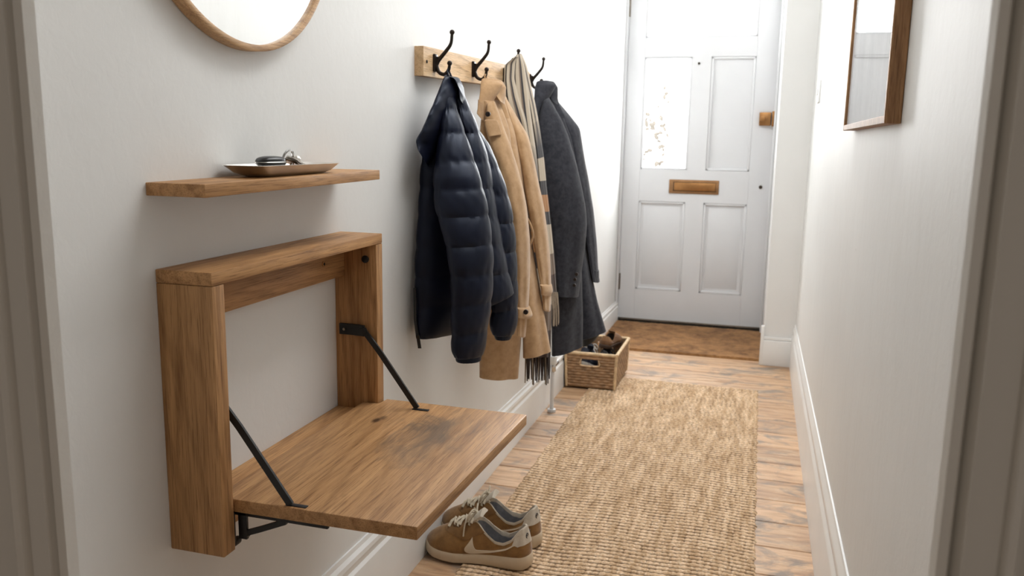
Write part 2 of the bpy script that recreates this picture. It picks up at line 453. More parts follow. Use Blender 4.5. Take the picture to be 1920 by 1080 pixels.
def field(x0, x1, z0, z1, raised=True):
    """moulded bead and slightly raised field"""
    yb = YD + .016
    P = [box(x0, x1, yb, YD + .03, z0, z1)]
    t = .014
    def bead(a, b, c, d): return box(a, b, YD + .003, yb + .004, c, d, .004)
    P += [bead(x0, x1, z0, z0 + t), bead(x0, x1, z1 - t, z1), bead(x0, x0 + t, z0, z1), bead(x1 - t, x1, z0, z1)]
    if raised:
        bm = bmesh.new(); e = .03; q = .022
        a = [bm.verts.new(p) for p in ((x0 + e, yb - .0002, z0 + e), (x1 - e, yb - .0002, z0 + e), (x1 - e, yb - .0002, z1 - e), (x0 + e, yb - .0002, z1 - e))]
        c = [bm.verts.new(p) for p in ((x0 + e + q, yb - .009, z0 + e + q), (x1 - e - q, yb - .009, z0 + e + q), (x1 - e - q, yb - .009, z1 - e - q), (x0 + e + q, yb - .009, z1 - e - q))]
        bm.faces.new(c)
        for i in range(4): bm.faces.new((a[i], a[(i + 1) % 4], c[(i + 1) % 4], c[i]))
        P.append(bmvf(bm)); bm.free()
    return join(*P)
obj('lower_panel', field(-.690, -.416, .203, .740), M['white_gloss'], door)
obj('lower_panel', field(-.310, -.064, .203, .740), M['white_gloss'], door)
obj('upper_panel', field(-.310, -.064, .928, 1.572, False), M['white_gloss'], door)
def pane(x0, x1, z0, z1):
    g = obj('glass_pane', box(x0, x1, YD + .018, YD + .022, z0, z1), M['glass'], door, smooth=False)
    t = .012
    obj('glazing_bead', join(box(x0, x1, YD + .004, YD + .018, z0, z0 + t, .003), box(x0, x1, YD + .004, YD + .018, z1 - t, z1, .003),
        box(x0, x0 + t, YD + .004, YD + .018, z0, z1, .003), box(x1 - t, x1, YD + .004, YD + .018, z0, z1, .003)), M['white_gloss'], g)
pane(-.690, -.416, .928, 1.572); pane(-.690, -.064, 1.680, 1.98)
lp = obj('letter_plate', box(-.515, -.228, YD - .006, YD + .001, .790, .872, .003), M['brass_dull'], door)
obj('flap', box(-.486, -.246, YD - .011, YD - .004, .808, .856, .004), M['brass'], lp)
obj('flap_gap', join(box(-.490, -.242, YD - .0068, YD - .0055, .856, .8585), box(-.490, -.486, YD - .0068, YD - .0055, .806, .8585), box(-.490, -.242, YD - .0068, YD - .0055, .8055, .808)), M['dark_hole'], lp)
lk = obj('night_latch', box(-.028, .036, YD - .032, YD + .001, 1.188, 1.262, .005), M['brass'], door)
obj('knob', join(disc((-.008, YD - .044, 1.226), .015, .026, 1, bev=.004)), M['brass'], lk)
kp = obj('latch_keep', box(.040, .062, YD - .036, YD - .002, 1.184, 1.268, .004), M['brass'], door)
obj('spyhole', disc((-.379, YD - .003, 1.534), .007, .008, 1), M['grey_dot'], door)
obj('keyhole', disc((.004, YD - .003, .842), .010, .008, 1), M['grey_dot'], door)
for z in (.245, 1.85):
    h = join(box(-.800, -.782, YD - .004, YD + .003, z - .05, z + .05, .001), tube([(-.793, YD - .007, z - .05), (-.793, YD - .007, z + .05)], .006))
    obj('hinge', h, M['steel_dark'], door)
obj('weather_bar', box(D0, D1, YD - .012, YD + .002, .004, .022, .004), M['steel_dark'], door)
struct(obj('trim_6', box(-.84, .12, 4.985, 5.12, -.02, .006, .002), M['dark_hole']))

# ------------------------------------------------------------------ light switch
sw = empty('light_switch', (XR, 3.75, 1.26), 'small white light switch on the right wall near the front door', 'light switch')
obj('faceplate', box(XR - .008, XR + .001, 3.70, 3.80, 1.255, 1.345, .003), M['white_plastic'], sw)
obj('rocker', box(XR - .013, XR - .006, 3.742, 3.758, 1.285, 1.313, .002), M['white_plastic'], sw)

# ------------------------------------------------------------------ picture on the right wall
pf = empty('picture_frame', (.20, 1.87, 1.118), 'slim oak picture frame with a pale print under glass on the right wall', 'picture')
PY0, PY1, PZ0, PZ1 = 1.50, 2.235, 1.118, 1.80
t = .013
obj('frame', join(box(.187, .2125, PY0, PY0 + t, PZ0, PZ1, .001, 1), box(.187, .2125, PY1 - t, PY1, PZ0, PZ1, .001, 1),
     box(.187, .2125, PY0 + t, PY1 - t, PZ0, PZ0 + t, .001, 1), box(.187, .2125, PY0 + t, PY1 - t, PZ1 - t, PZ1, .001, 1)), M['oak_frame'], pf, smooth=False)
mm, nt, b, o = newmat('pale_print')
v = coords(nt, (1, 6, 1.2), rnd=False)
f = ramp(nt, [(.4, lin((205, 206, 206))), (.62, lin((236, 236, 234)))], noise(nt, v, 3, 5, .6, .4)).outputs[0]
nt.links.new(f, b.inputs['Base Color']); b.inputs['Roughness'].default_value = .8; M['print'] = mm
obj('print', box(.197, .200, PY0 + t, PY1 - t, PZ0 + t, PZ1 - t), M['print'], pf, smooth=False)
obj('glass', box(.1905, .1920, PY0 + t, PY1 - t, PZ0 + t, PZ1 - t), M['glass'], pf, smooth=False)

# ------------------------------------------------------------------ round mirror
MC, MR = (1.184, 1.487), .274
mi = empty('round_mirror', (XL, MC[0], MC[1]), 'round wall mirror in a thin oak ring frame above the shelf', 'mirror')
A = np.linspace(0, 2 * pi, 128, endpoint=False)
pr = [(MR - .010, XL + .001), (MR - .001, XL + .001), (MR, XL + .003), (MR, XL + .0205), (MR - .0012, XL + .0215), (MR - .0085, XL + .0215), (MR - .010, XL + .0205)]
R = [[(p[1], MC[0] + p[0] * math.cos(a), MC[1] + p[0] * math.sin(a)) for p in pr] for a in A]
V, F = loft(R, caps=False)
m_ = len(pr); n_ = len(A)
F += [[(n_ - 1) * m_ + j, (n_ - 1) * m_ + (j + 1) % m_, (j + 1) % m_, j] for j in range(m_)]
obj('ring_frame', (V, F), M['oak_ring'], mi)
obj('mirror_glass', disc((XL + .009, MC[0], MC[1]), MR - .009, .012, 0, 128, 0), M['mirror'], mi, smooth=False)

# ------------------------------------------------------------------ floating shelf
SH0, SH1, SZ0, SZ1, SX = .953, 1.489, .9985, 1.0165, -.706
R = []
for y, dz in ((SH0, 0), (SH1, .004)):
    R.append([(XL, y, SZ0 + dz), (SX, y, SZ0 + dz), (SX, y, SZ1 + dz), (XL, y, SZ1 + dz)])
V, F = loft(R); bm = bmesh.new(); vs = [bm.verts.new(v) for v in V]
for f in F: bm.faces.new([vs[i] for i in f])
bmesh.ops.bevel(bm, geom=list(bm.edges), offset=.0012, segments=2, affect='EDGES', profile=.5)
tag(obj('floating_shelf', bmvf(bm), M['oak_y'], origin=(XL, SH0, SZ0)), 'narrow oak floating shelf below the round mirror holding a metal tray', 'shelf'); bm.free()

# ---- tray on the shelf
tz = SZ1 + .0022
TC = (-.755, 1.232)
def rrect(cx, cy, hx, hy, r, z, n=8):
    P = []
    for (sx, sy, a0) in ((1, 1, 0), (-1, 1, pi / 2), (-1, -1, pi), (1, -1, 1.5 * pi)):
        for a in np.linspace(a0, a0 + pi / 2, n): P.append((cx + sx * (hx - r) + r * math.cos(a), cy + sy * (hy - r) + r * math.sin(a), z))
    return P
R = [rrect(*TC, .012, .070, .010, tz), rrect(*TC, .022, .092, .016, tz), rrect(*TC, .031, .112, .02, tz + .006), rrect(*TC, .038, .128, .022, tz + .0165), rrect(*TC, .0395, .131, .023, tz + .0175),
     rrect(*TC, .038, .129, .022, tz + .018), rrect(*TC, .030, .111, .02, tz + .0075), rrect(*TC, .021, .091, .016, tz + .0015), rrect(*TC, .012, .07, .01, tz + .0012)]
tray = tag(obj('trinket_tray', loft(R), M['steel'], origin=(TC[0], TC[1], tz)), 'shallow silver metal tray on the floating shelf', 'tray')
# ---- keys: fob, ring, keys
kz = tz + .0022
ky = empty('key_bunch', (-.757, 1.21, kz), 'bunch of keys with a black car fob lying in the metal tray', 'keys')
def ell_loft(c, L, W, H, ang, n=14, m=20):
    R = []
    ca, sa = math.cos(ang), math.sin(ang)
    for s in np.linspace(-1, 1, n):
        k = max(.02, (1 - abs(s) ** 2.6)) ** .5
        ring = []
        for a in np.linspace(0, 2 * pi, m, endpoint=False):
            x = s * L / 2; yv = math.copysign(abs(math.cos(a)) ** .7, math.cos(a)) * W / 2 * k; z = math.copysign(abs(math.sin(a)) ** .7, math.sin(a)) * H / 2 * k
            ring.append((c[0] + ca * x - sa * yv, c[1] + sa * x + ca * yv, c[2] + z))
        R.append(ring)
    return loft(R)
fob = obj('fob', ell_loft((-.757, 1.193, kz + .0195), .062, .032, .019, math.radians(82)), M['black_plastic'], ky)
obj('fob_band', ell_loft((-.757, 1.1935, kz + .0192), .064, .0335, .0035, math.radians(82)), M['steel'], fob)
a = np.linspace(0, 2 * pi, 40)
obj('key_ring', tube([(-.755 + .004 * math.sin(t_), 1.240 + .016 * math.cos(t_), kz + .022 + .016 * math.sin(t_)) for t_ in a], .0021, 8, False), M['chrome'], ky)
def key(c, ang, tilt, mat):
    bow = [(math.cos(t_) * .011, math.sin(t_) * .010) for t_ in np.linspace(.35, 2 * pi - .35, 22)]
    poly = bow + [(.012, -.0035), (.016, -.0028), (.044, -.0028), (.046, 0), (.044, .0022), (.040, .0008), (.037, .0026), (.033, .001), (.030, .0026), (.026, .0012), (.022, .003), (.012, .0035)]
    V, F = prism(poly, -.0011, .0011)
    Rm = Matrix.Rotation(ang, 3, 'Z') @ Matrix.Rotation(tilt, 3, 'Y')
    return [tuple(Rm @ Vector(v) + Vector(c)) for v in V], F
obj('key', key((-.752, 1.246, kz + .021), math.radians(78), .33, 'steel'), M['steel_dark'], ky)
obj('key', key((-.760, 1.250, kz + .019), math.radians(98), .28, 'steel'), M['brass'], ky)
obj('key', key((-.746, 1.240, kz + .024), math.radians(66), .40, 'steel'), M['steel'], ky)
for i, (x, y, z, r_) in enumerate(((-.757, 1.268, .0015, .011), (-.748, 1.279, .0017, .010), (-.763, 1.288, .0015, .0105), (-.755, 1.277, .0045, .0105), (-.760, 1.270, .0062, .009), (-.750, 1.297, .0018, .009), (-.756, 1.252, .0075, .0105), (-.752, 1.262, .0095, .010), (-.764, 1.256, .0048, .010), (-.748, 1.290, .0040, .0095), (-.757, 1.270, .0088, .0105), (-.758, 1.272, .0112, .010), (-.756, 1.270, .0136, .0095), (-.757, 1.286, .0062, .010), (-.756, 1.287, .0086, .0095))):
    c = disc((x, y, kz + z - .0008), r_, .0022, 2, 24, .0005)
    tag(obj('coin', c, M['steel_dark'] if i % 3 else M['brass'], origin=(x, y, kz + z)), 'small dull coin in the loose pile beside the keys in the tray', 'coin', 'coins in the tray')
tag(obj('metal_ball_charm', sphere((-.756, 1.270, kz + .0215), .0075), M['steel'], origin=(-.756, 1.270, kz + .014)), 'round dark silver charm on the coins in the tray', 'charm')

# ------------------------------------------------------------------ fold-down wall seat
U0, U1, UZ0, UZ1, UX, PT = .962, 1.503, .478, .896, -.709, .0275
un = empty('fold_down_wall_seat', (XL, (U0 + U1) / 2, UZ0), 'oak wall frame with a fold-down seat held by black metal arms', 'wall seat')
obj('top_board', box(XL, UX, U0, U1, UZ1 - .019, UZ1, .0015), M['oak_y'], un)
obj('post', box(XL, UX, U0, U0 + PT, UZ0, UZ1 - .0195, .0015), M['oak_z'], un)
p2 = obj('post', box(XL, UX, U1 - PT, U1, UZ0, UZ1 - .0195, .0015), M['oak_z'], un)
ur = obj('upper_rail', box(XL, -.778, U0 + PT, U1 - PT, .812, UZ1 - .0195, .001), M['oak_y'], un)
obj('lower_rail', box(XL, -.746, U0 + PT, U1 - PT, .490, .541, .001), M['oak_y'], un)
for y in (1.055, 1.392):
    s_ = obj('screw', disc((-.7775, y, .846), .0055, .002, 0), M['brass'], ur); obj('screw_recess', disc((-.7765, y, .846), .0028, .001, 0, bev=0), M['dark_hole'], s_)
obj('bolt', disc((-.732, U1 - PT - .002, .847), .0075, .006, 1, bev=.002), M['black_metal'], un)
# seat: two glued boards, notched round the right post
sz0, sz1 = .535, .5555
poly = [(-.742, U0 + PT + .003), (-.421, .994), (-.406, 1.504), (-.4085, 1.507), (-.705, 1.508), (-.705, U1 - PT - .003), (-.742, U1 - PT - .003)]
seat = obj('seat', prism(poly, sz0, sz1, .0022), M['oak_seat'], un)
def bar(p, q, w, t, wd): return ribbon([p, ((np.array(p) + np.array(q)) / 2), q], w, t, wd)
for yy, s in ((U0 + PT + .004, 1), (U1 - PT - .004, -1)):
    pl = ribbon([(-.789, yy, .7045), (-.76, yy, .7045), (-.735, yy, .7035)], .022, .005, (0, 0, 1))
    arm = obj('stay_arm', join(pl, ribbon([(-.739, yy + s * .0052, .712), (-.70, yy + s * .0052, .665), (-.62, yy + s * .0052, .5575)], .011, .004, (.8, 0, .6)),
              disc((-.737, yy + s * .005, .7035), .0085, .010, 1)), M['black_metal'], un)
    obj('rivet', disc((-.778, yy + s * .003, .7045), .003, .004, 1), M['steel_dark'], arm)
    obj('arm_plate', box(-.628, -.595, yy + s * .004, yy + s * .012, sz1 - .001, sz1 + .0015, .0005), M['black_metal'], un)
# folding hinge brackets below the seat
for yy, s in ((U0 + PT, 1), (U1 - PT, -1)):
    ya = sorted((yy + s * .001, yy + s * .007)); yb_ = sorted((yy + s * .007, yy + s * .013))
    br = join(box(-.728, -.712, *ya, .480, .534, .001), box(-.708, -.694, *yb_, .492, .534, .001), box(-.722, -.560, *yb_, .529, .5345, .001),
              ribbon([(-.700, yy + s * .010, .500), (-.67, yy + s * .010, .512), (-.628, yy + s * .010, .530)], .009, .005, (0, 0, 1)),
              disc((-.717, yy + s * .012, .484), .006, .016, 1, bev=.002), disc((-.700, yy + s * .014, .496), .005, .012, 1, bev=.002))
    obj('hinge_bracket', br, M['black_metal'], un)

# ------------------------------------------------------------------ coat rack
ck = empty('coat_rack', (XL, 2.2, 1.25), 'pale oak coat rail with dark iron hooks on the left wall', 'coat rack')
R = []
for y, dz in ((1.882, 0), (2.60, .017)):
    R.append([(XL, y, 1.228 + dz), (-.777, y, 1.228 + dz), (-.777, y, 1.296 + dz), (XL, y, 1.296 + dz)])
obj('backboard', loft(R), M['pine'], ck, smooth=False)
obj('screw', disc((-.7765, 1.902, 1.262), .004, .002, 0), M['dark_hole'], ck)
def hook_mesh(y, z, xb):
    """double robe hook: back plate, long upper prong, short lower prong"""
    up = spline([(xb + .006, y, z - .012), (xb + .012, y, z - .002), (xb + .030, y, z + .018), (xb + .043, y, z + .036), (xb + .046, y, z + .060)], 22)
    lo = spline([(xb + .006, y, z + .006), (xb + .005, y, z - .012), (xb + .012, y, z - .030), (xb + .026, y, z - .036), (xb + .037, y, z - .026), (xb + .040, y, z - .012)], 22)
    pts = [tube(up, np.linspace(.0055, .0036, 22)), tube(lo, np.linspace(.0055, .0038, 22)), sphere((xb + .046, y, z + .062), .0062), sphere((xb + .040, y, z - .010), .0062),
           box(xb - .001, xb + .006, y - .010, y + .010, z - .030, z + .012, .003)]
    return join(*pts)
HK = [(1.95, 1.272), (2.235, 1.281), (2.525, 1.288)]
for (y, z) in HK: obj('hook', hook_mesh(y, z, -.777), M['iron'], ck)
h4 = empty('wall_hook', (XL, 2.86, 1.29), 'lone dark iron hook on the white wall carrying the charcoal coat', 'coat hook')
obj('hook', hook_mesh(2.86, 1.296, XL + .016), M['iron'], h4)
obj('mounting_block', box(XL, XL + .016, 2.83, 2.885, 1.245, 1.315, .002), M['pine'], h4)

# ------------------------------------------------------------------ garments
def smooth1(x, k):
    if k < 2: return x
    ker = np.hanning(k + 2)[1:-1]; ker /= ker.sum()
    p = np.concatenate([2 * x[0] - x[k:0:-1], x, 2 * x[-1] - x[-2:-k - 2:-1]])
    return np.convolve(p, ker, 'same')[k:-k]

def piece(st, Yl, Yr, ht, nr=72, m=56, sq=2.3, folds=(), quilt=None, qdepth=.0075, wr=.0, open_end=True, seed=0, sm=7, top_round=True, lump=.0, htpow=.5):
    """one hanging piece of cloth as a closed tube.
    st: rows (left x, left y, right x, right y) seen in the photograph; Yl, Yr: how far down the hall its two edges hang;
    ht: half thickness in metres (number or one per row); folds: (count, amplitude, phase, drift)"""
    st = np.array(st, float); k = len(st)
    t0 = np.concatenate([[0], np.cumsum(np.hypot(np.diff(st[:, [0, 2]].mean(1)), np.diff(st[:, [1, 3]].mean(1))))]); t0 /= t0[-1]
    T = np.linspace(0, 1, nr)
    S = np.stack([smooth1(np.interp(T, t0, st[:, i]), sm) for i in range(4)], 1)
    S[0] = st[0]; S[-1] = st[-1]
    H = np.full(nr, ht) if np.isscalar(ht) else smooth1(np.interp(T, np.linspace(0, 1, len(ht)), ht), sm)
    Yl = np.full(nr, Yl) if np.isscalar(Yl) else np.interp(T, np.linspace(0, 1, len(Yl)), Yl)
    Yr = np.full(nr, Yr) if np.isscalar(Yr) else np.interp(T, np.linspace(0, 1, len(Yr)), Yr)
    rg = np.random.default_rng(seed); ph = rg.uniform(0, 6.28, 12)
    TH = np.linspace(0, 2 * pi, m, endpoint=False); rings = []
    for i in range(nr):
        L = on(1, Yl[i], S[i, 0], S[i, 1]); Rr = on(1, Yr[i], S[i, 2], S[i, 3])
        C = (L + Rr) / 2; a = Rr - L; hw = np.linalg.norm(a) / 2; a /= 2 * hw + 1e-9
        b = C - CAMO; b[2] = 0; b /= np.linalg.norm(b)
        h = H[i]
        q = 0
        if quilt is not None:
            pyc = (S[i, 1] + S[i, 3]) / 2 if not isinstance(quilt, dict) else S[i, 1]
            qs = np.asarray(quilt, float)
            j = int(np.clip(np.searchsorted(qs, pyc) - 1, 0, len(qs) - 2)); s = np.clip((pyc - qs[j]) / (qs[j + 1] - qs[j]), 0, 1)
            q = 1 - abs(math.sin(pi * s)) ** .36                # 1 at the seam
        ring = []
        for th in TH:
            c, s_ = math.cos(th), math.sin(th)
            cu = math.copysign(abs(c) ** (2 / sq), c); su = math.copysign(abs(s_) ** (2 / sq), s_)
            f = 0.0
            for (n_, amp, p0, dr) in folds: f += amp * math.sin(n_ * th + p0 + dr * T[i] * 6) * (.3 + .7 * T[i])
            if wr: f += wr * (.35 + q) * (math.sin(11 * th + ph[0] + 3 * math.sin(T[i] * 41 + ph[1])) + .8 * math.sin(17 * th + ph[2] + T[i] * 33))
            if lump: f += lump * (math.sin(T[i] * 17 + 2 * th + ph[3]) + .7 * math.sin(T[i] * 31 - 3 * th + ph[4]) + .5 * math.sin(T[i] * 47 + 5 * th + ph[5]))
            P = C + a * cu * max(.001, hw - q * qdepth * .6 + f * .35) + b * su * max(.001, h - q * qdepth * 1.3 + f)
            lim = XL + .004
            if P[0] < lim: P[0] = lim + .001 * math.exp((P[0] - lim) * 20)
            ring.append(P)
        rings.append(ring)
    R = np.array(rings)
    if top_round:
        c0 = R[0].mean(0); R = np.concatenate([[c0 + (R[0] - c0) * .45 + [0, 0, .004], c0 + (R[0] - c0) * .8 + [0, 0, .003]], R])
    if open_end:
        c1 = R[-1].mean(0); d = np.array([0, 0, 1.0])
        e1 = c1 + (R[-1] - c1) * .94 - d * .0015; e2 = c1 + (R[-1] - c1) * .86 + d * .003; e3 = c1 + (R[-1] - c1) * .72 + d * .04
        R = np.concatenate([R, [e1, e2, e3]])
    return loft(R)

M['nylon'] = cloth('navy_nylon', (15, 19, 37), (11, 14, 28), 160, .46, .12, 0, 18)
nb_ = M['nylon'].node_tree.nodes['Principled BSDF']; nb_.inputs['Specular IOR Level'].default_value = .32; nb_.inputs['Specular Tint'].default_value = (.72, .82, 1, 1)
M['wool_tan'] = cloth('camel_wool', (188, 153, 114), (168, 133, 95), 520, .95, .3, .35, 40)
M['wool_char'] = cloth('charcoal_wool', (56, 57, 63), (38, 38, 44), 560, .95, .5, .12, 60)
M['lining'] = plain('dark_lining', (22, 20, 20), .6)
M['button'] = plain('dark_horn_button', (40, 30, 26), .35)

# ---- navy puffer jacket
pj = empty('puffer_jacket', (-.70, 1.95, .53), 'navy quilted puffer jacket on the nearest iron hook', 'jacket')
Q = [120, 160, 205, 250, 302, 353, 405, 459, 512, 567, 622, 664, 700]
body = obj('body', piece([(830, 160, 866, 160), (812, 205, 880, 205), (796, 255, 890, 255), (788, 310, 905, 310), (783, 400, 925, 400), (777, 500, 930, 490), (777, 570, 925, 560), (779, 610, 905, 600), (783, 633, 890, 612)],
     [1.93, 1.89, 1.86, 1.84], [1.97, 2.01, 2.04, 2.04], [.02, .04, .05, .06, .05], quilt=Q, wr=.0010, seed=1, sq=2.6), M['nylon'], pj)
obj('zip', join(tube([tuple(on(1, 1.822, x, y)) for x, y in ((778, 540), (779, 600), (783, 634))], .004), ribbon([tuple(on(1, 1.815, x, y)) for x, y in ((783, 628), (785, 640), (787, 653))], .008, .004, (1, 0.3, 0))), M['black_plastic'], body)
obj('hood', piece([(832, 146, 862, 148), (824, 165, 866, 170), (812, 195, 858, 195), (800, 222, 842, 235), (790, 245, 828, 268), (779, 264, 815, 292), (783, 280, 803, 312)], [1.90, 1.83, 1.80], [1.97, 1.94, 1.87], [.016, .03, .032, .022], nr=48,
     wr=.0010, lump=.0012, seed=2, open_end=False, sm=5), M['nylon'], pj)
obj('collar', piece([(832, 144, 846, 143), (838, 142, 862, 148), (850, 146, 870, 165), (858, 160, 872, 188), (862, 185, 871, 200)], 1.92, 1.97, [.012, .022, .022, .01], nr=36, wr=.0008, seed=3, open_end=False, sm=3), M['nylon'], pj)
obj('front_panel', piece([(850, 170, 872, 180), (862, 230, 895, 232), (875, 300, 918, 300), (890, 380, 930, 380), (900, 440, 941, 440), (905, 500, 952, 500), (908, 575, 964, 549)], [1.95, 1.93, 1.93], [1.98, 1.99, 2.0], [.02, .045, .05, .035],
     quilt=Q, wr=.0012, seed=4), M['nylon'], pj)
ns = obj('sleeve', piece([(838, 166, 848, 166), (830, 200, 858, 205), (822, 250, 874, 250), (815, 300, 890, 297), (811, 345, 904, 342), (815, 395, 916, 390), (830, 440, 922, 435), (840, 490, 926, 480), (845, 540, 925, 535), (845, 590, 921, 580), (845, 640, 914, 625), (846, 662, 911, 655), (850, 668, 908, 663)],
     [1.90, 1.83, 1.80, 1.80], [1.93, 1.88, 1.87, 1.87], [.014, .036, .052, .055, .05, .04], nr=110, quilt=Q, wr=.0012, seed=5, lump=.0006), M['nylon'], pj)
obj('cuff', piece([(852, 664, 904, 662), (855, 676, 902, 674)], 1.845, 1.875, .03, nr=8, seed=6, folds=((22, .0008, 0, 0),), top_round=False, sm=2), M['nylon'], ns)
fs = obj('sleeve', piece([(866, 190, 872, 188), (875, 235, 894, 238), (885, 270, 916, 266), (895, 310, 935, 310), (905, 350, 950, 350), (912, 400, 962, 400), (918, 450, 968, 450), (920, 520, 971, 515), (920, 580, 972, 570), (917, 612, 971, 608), (922, 625, 965, 624)],
     [2.02, 2.01, 2.01], [2.06, 2.06, 2.06], [.012, .04, .048, .05, .04], nr=100, quilt=[q + 12 for q in Q], wr=.0014, seed=7), M['nylon'], pj)
obj('cuff', piece([(924, 622, 963, 622), (928, 634, 958, 634)], 2.02, 2.05, .026, nr=8, seed=6, folds=((22, .0008, 0, 0),), top_round=False, sm=2), M['nylon'], fs)

# ---- camel coat
tcm = empty('camel_coat', (-.66, 2.28, .41), 'camel wool coat with buttoned cuff straps between the puffer and the scarf', 'coat')
F1 = ((3, .006, .4, .25), (5, .004, 1.8, .15)); F2 = ((2, .004, .9, .2), (7, .0016, 0, .4))
obj('body', piece([(905, 190, 935, 190), (900, 240, 955, 240), (898, 320, 962, 320), (898, 450, 970, 450), (898, 560, 974, 560), (898, 640, 976, 630), (898, 704, 970, 707)], [2.20, 2.20, 2.22], [2.28, 2.30, 2.30], [.02, .045, .045, .04], folds=F1, seed=11, lump=.001), M['wool_tan'], tcm)
obj('front_panel', piece([(930, 190, 948, 190), (945, 250, 970, 250), (955, 330, 985, 330), (965, 420, 992, 420), (972, 480, 1001, 480), (976, 540, 1012, 545), (979, 600, 1022, 605), (980, 668, 1031, 657)], 2.31, 2.36, [.015, .03, .035, .04, .042], folds=F1, seed=12), M['wool_tan'], tcm)
ts = obj('sleeve', piece([(913, 196, 928, 192), (908, 232, 942, 232), (918, 270, 957, 270), (932, 310, 969, 310), (946, 350, 980, 350), (955, 400, 989, 400), (962, 450, 993, 450), (966, 520, 993, 520), (968, 580, 990, 578), (970, 627, 985, 629)],
     [2.20, 2.18, 2.18], [2.23, 2.23, 2.23], [.014, .038, .042, .042, .036, .03], nr=96, folds=F2, seed=13, lump=.0012), M['wool_tan'], tcm)
obj('cuff_strap', piece([(968, 576, 994, 576), (968, 584, 999, 590), (969, 592, 996, 594)], 2.17, 2.235, .036, nr=10, seed=1, open_end=False, sm=2), M['wool_tan'], ts)
obj('button', disc(tuple(on(1, 2.165, 986, 585)), .007, .005, 1), M['button'], ts)
tf = obj('sleeve', piece([(944, 180, 951, 186), (955, 218, 972, 224), (966, 262, 991, 256), (974, 300, 1001, 298), (983, 350, 1011, 348), (992, 400, 1021, 398), (1000, 450, 1028, 448), (1008, 500, 1032, 500), (1015, 540, 1033, 540), (1018, 579, 1032, 581)],
     [2.36, 2.35, 2.35], [2.40, 2.40, 2.40], [.012, .036, .042, .042, .034, .03], nr=96, folds=F2, seed=14, lump=.0012), M['wool_tan'], tcm)
obj('cuff_strap', piece([(1012, 533, 1035, 534), (1014, 541, 1037, 545), (1014, 550, 1034, 552)], 2.34, 2.40, .034, nr=10, seed=1, open_end=False, sm=2), M['wool_tan'], tf)
obj('belt_loop', tube(spline([tuple(on(1, 2.30, x, y)) for x, y in ((989, 410), (996, 425), (999, 442), (994, 458), (988, 466))], 14), .0035), M['wool_tan'], tcm)
obj('collar', piece([(903, 149, 932, 150), (901, 160, 944, 158), (900, 172, 934, 176), (898, 186, 922, 194), (896, 200, 914, 212), (894, 212, 909, 230)], [2.22, 2.19, 2.17], [2.27, 2.24, 2.20], [.008, .012, .012, .008], nr=40, seed=15, sm=3), M['wool_tan'], tcm)
obj('collar_stand', piece([(918, 150, 942, 153), (922, 160, 949, 163), (926, 176, 948, 178), (938, 190, 946, 196)], 2.245, 2.29, [.012, .014, .010], nr=24, seed=16, sm=3, open_end=False), M['wool_tan'], tcm)
obj('back_neck', piece([(908, 166, 944, 170), (912, 190, 947, 195), (918, 222, 956, 222)], 2.275, 2.31, .008, nr=16, seed=18, sm=2, open_end=False), M['wool_tan'], tcm)
obj('button', disc(tuple(on(1, 2.165, 915, 214)), .0068, .006, 1), M['button'], tcm)
obj('storm_flap', piece([(908, 226, 934, 228), (911, 240, 938, 240), (916, 256, 941, 252)], 2.155, 2.19, .006, nr=16, seed=17, sm=2, open_end=False), M['wool_tan'], tcm)

# ---- striped scarf
mm, nt, b, o = newmat('striped_scarf_wool')
uv = N(nt, 'UVMap'); sp = N(nt, 'SeparateXYZ'); nt.links.new(uv.outputs[0], sp.inputs[0])
BE, BK, BR, RU = lin((172, 158, 138)), lin((36, 33, 36)), lin((112, 96, 82)), lin((160, 112, 66))
cu = ramp(nt, [(0, BE), (.30, BK), (.42, BR), (.50, BE), (.74, BK), (.88, BE)], sp.outputs['X']); cu.color_ramp.interpolation = 'CONSTANT'
cv = ramp(nt, [(0, BE), (.30, BK), (.44, BE), (.53, BK), (.585, RU), (.65, BK), (.70, BE), (.82, BR), (.90, lin((60, 42, 32)))], sp.outputs['Y']); cv.color_ramp.interpolation = 'CONSTANT'
wsel = ramp(nt, [(.28, (0, 0, 0, 1)), (.40, (1, 1, 1, 1))], sp.outputs['Y'])
cc = mix(nt, cu.outputs[0], cv.outputs[0], wsel.outputs[0])
nt.links.new(cc, b.inputs['Base Color']); b.inputs['Roughness'].default_value = .95; b.inputs['Sheen Weight'].default_value = .2
bump(nt, b, noise(nt, coords(nt), 500, 3), .4, .001); M['scarf'] = mm
def with_uv(vf, nr, m):
    V, F = vf; U = []
    for k in range(len(V)):
        i, j = divmod(k, m)
        x = (1 - math.cos(2 * pi * j / m)) / 2
        U.append((min(.999, max(0, x)), min(.999, i / max(1, nr))))
    return V, F, U
sf = empty('striped_scarf', (-.70, 2.53, .42), 'beige black and brown striped scarf with fringed ends on a hook between the coats', 'scarf')
FS = ((6, .0030, .3, .1), (9, .0022, 1.4, .2))
def scarf_part(name, st, Yl, Yr, ht, mat=None, seed=0, nr=70, vs=1.0):
    vf = piece(st, Yl, Yr, ht, nr=nr, m=56, folds=FS, seed=seed, open_end=False, top_round=True, sm=5)
    V, F, U = with_uv(vf, nr + 2, 56)
    return obj(name, (V, F, [(a_, b_ * vs) for a_, b_ in U]), mat or M['scarf'], sf)
la = scarf_part('near_tail', [(967, 105, 977, 104), (962, 118, 983, 118), (960, 140, 986, 140), (962, 180, 991, 180), (966, 220, 997, 230), (972, 260, 1006, 290), (975, 340, 1012, 360), (980, 460, 1022, 460), (984, 560, 1034, 560), (985, 668, 1032, 668)], [2.50, 2.46, 2.44, 2.44], [2.54, 2.50, 2.50, 2.50], [.012, .026, .026, .022, .016], seed=21)
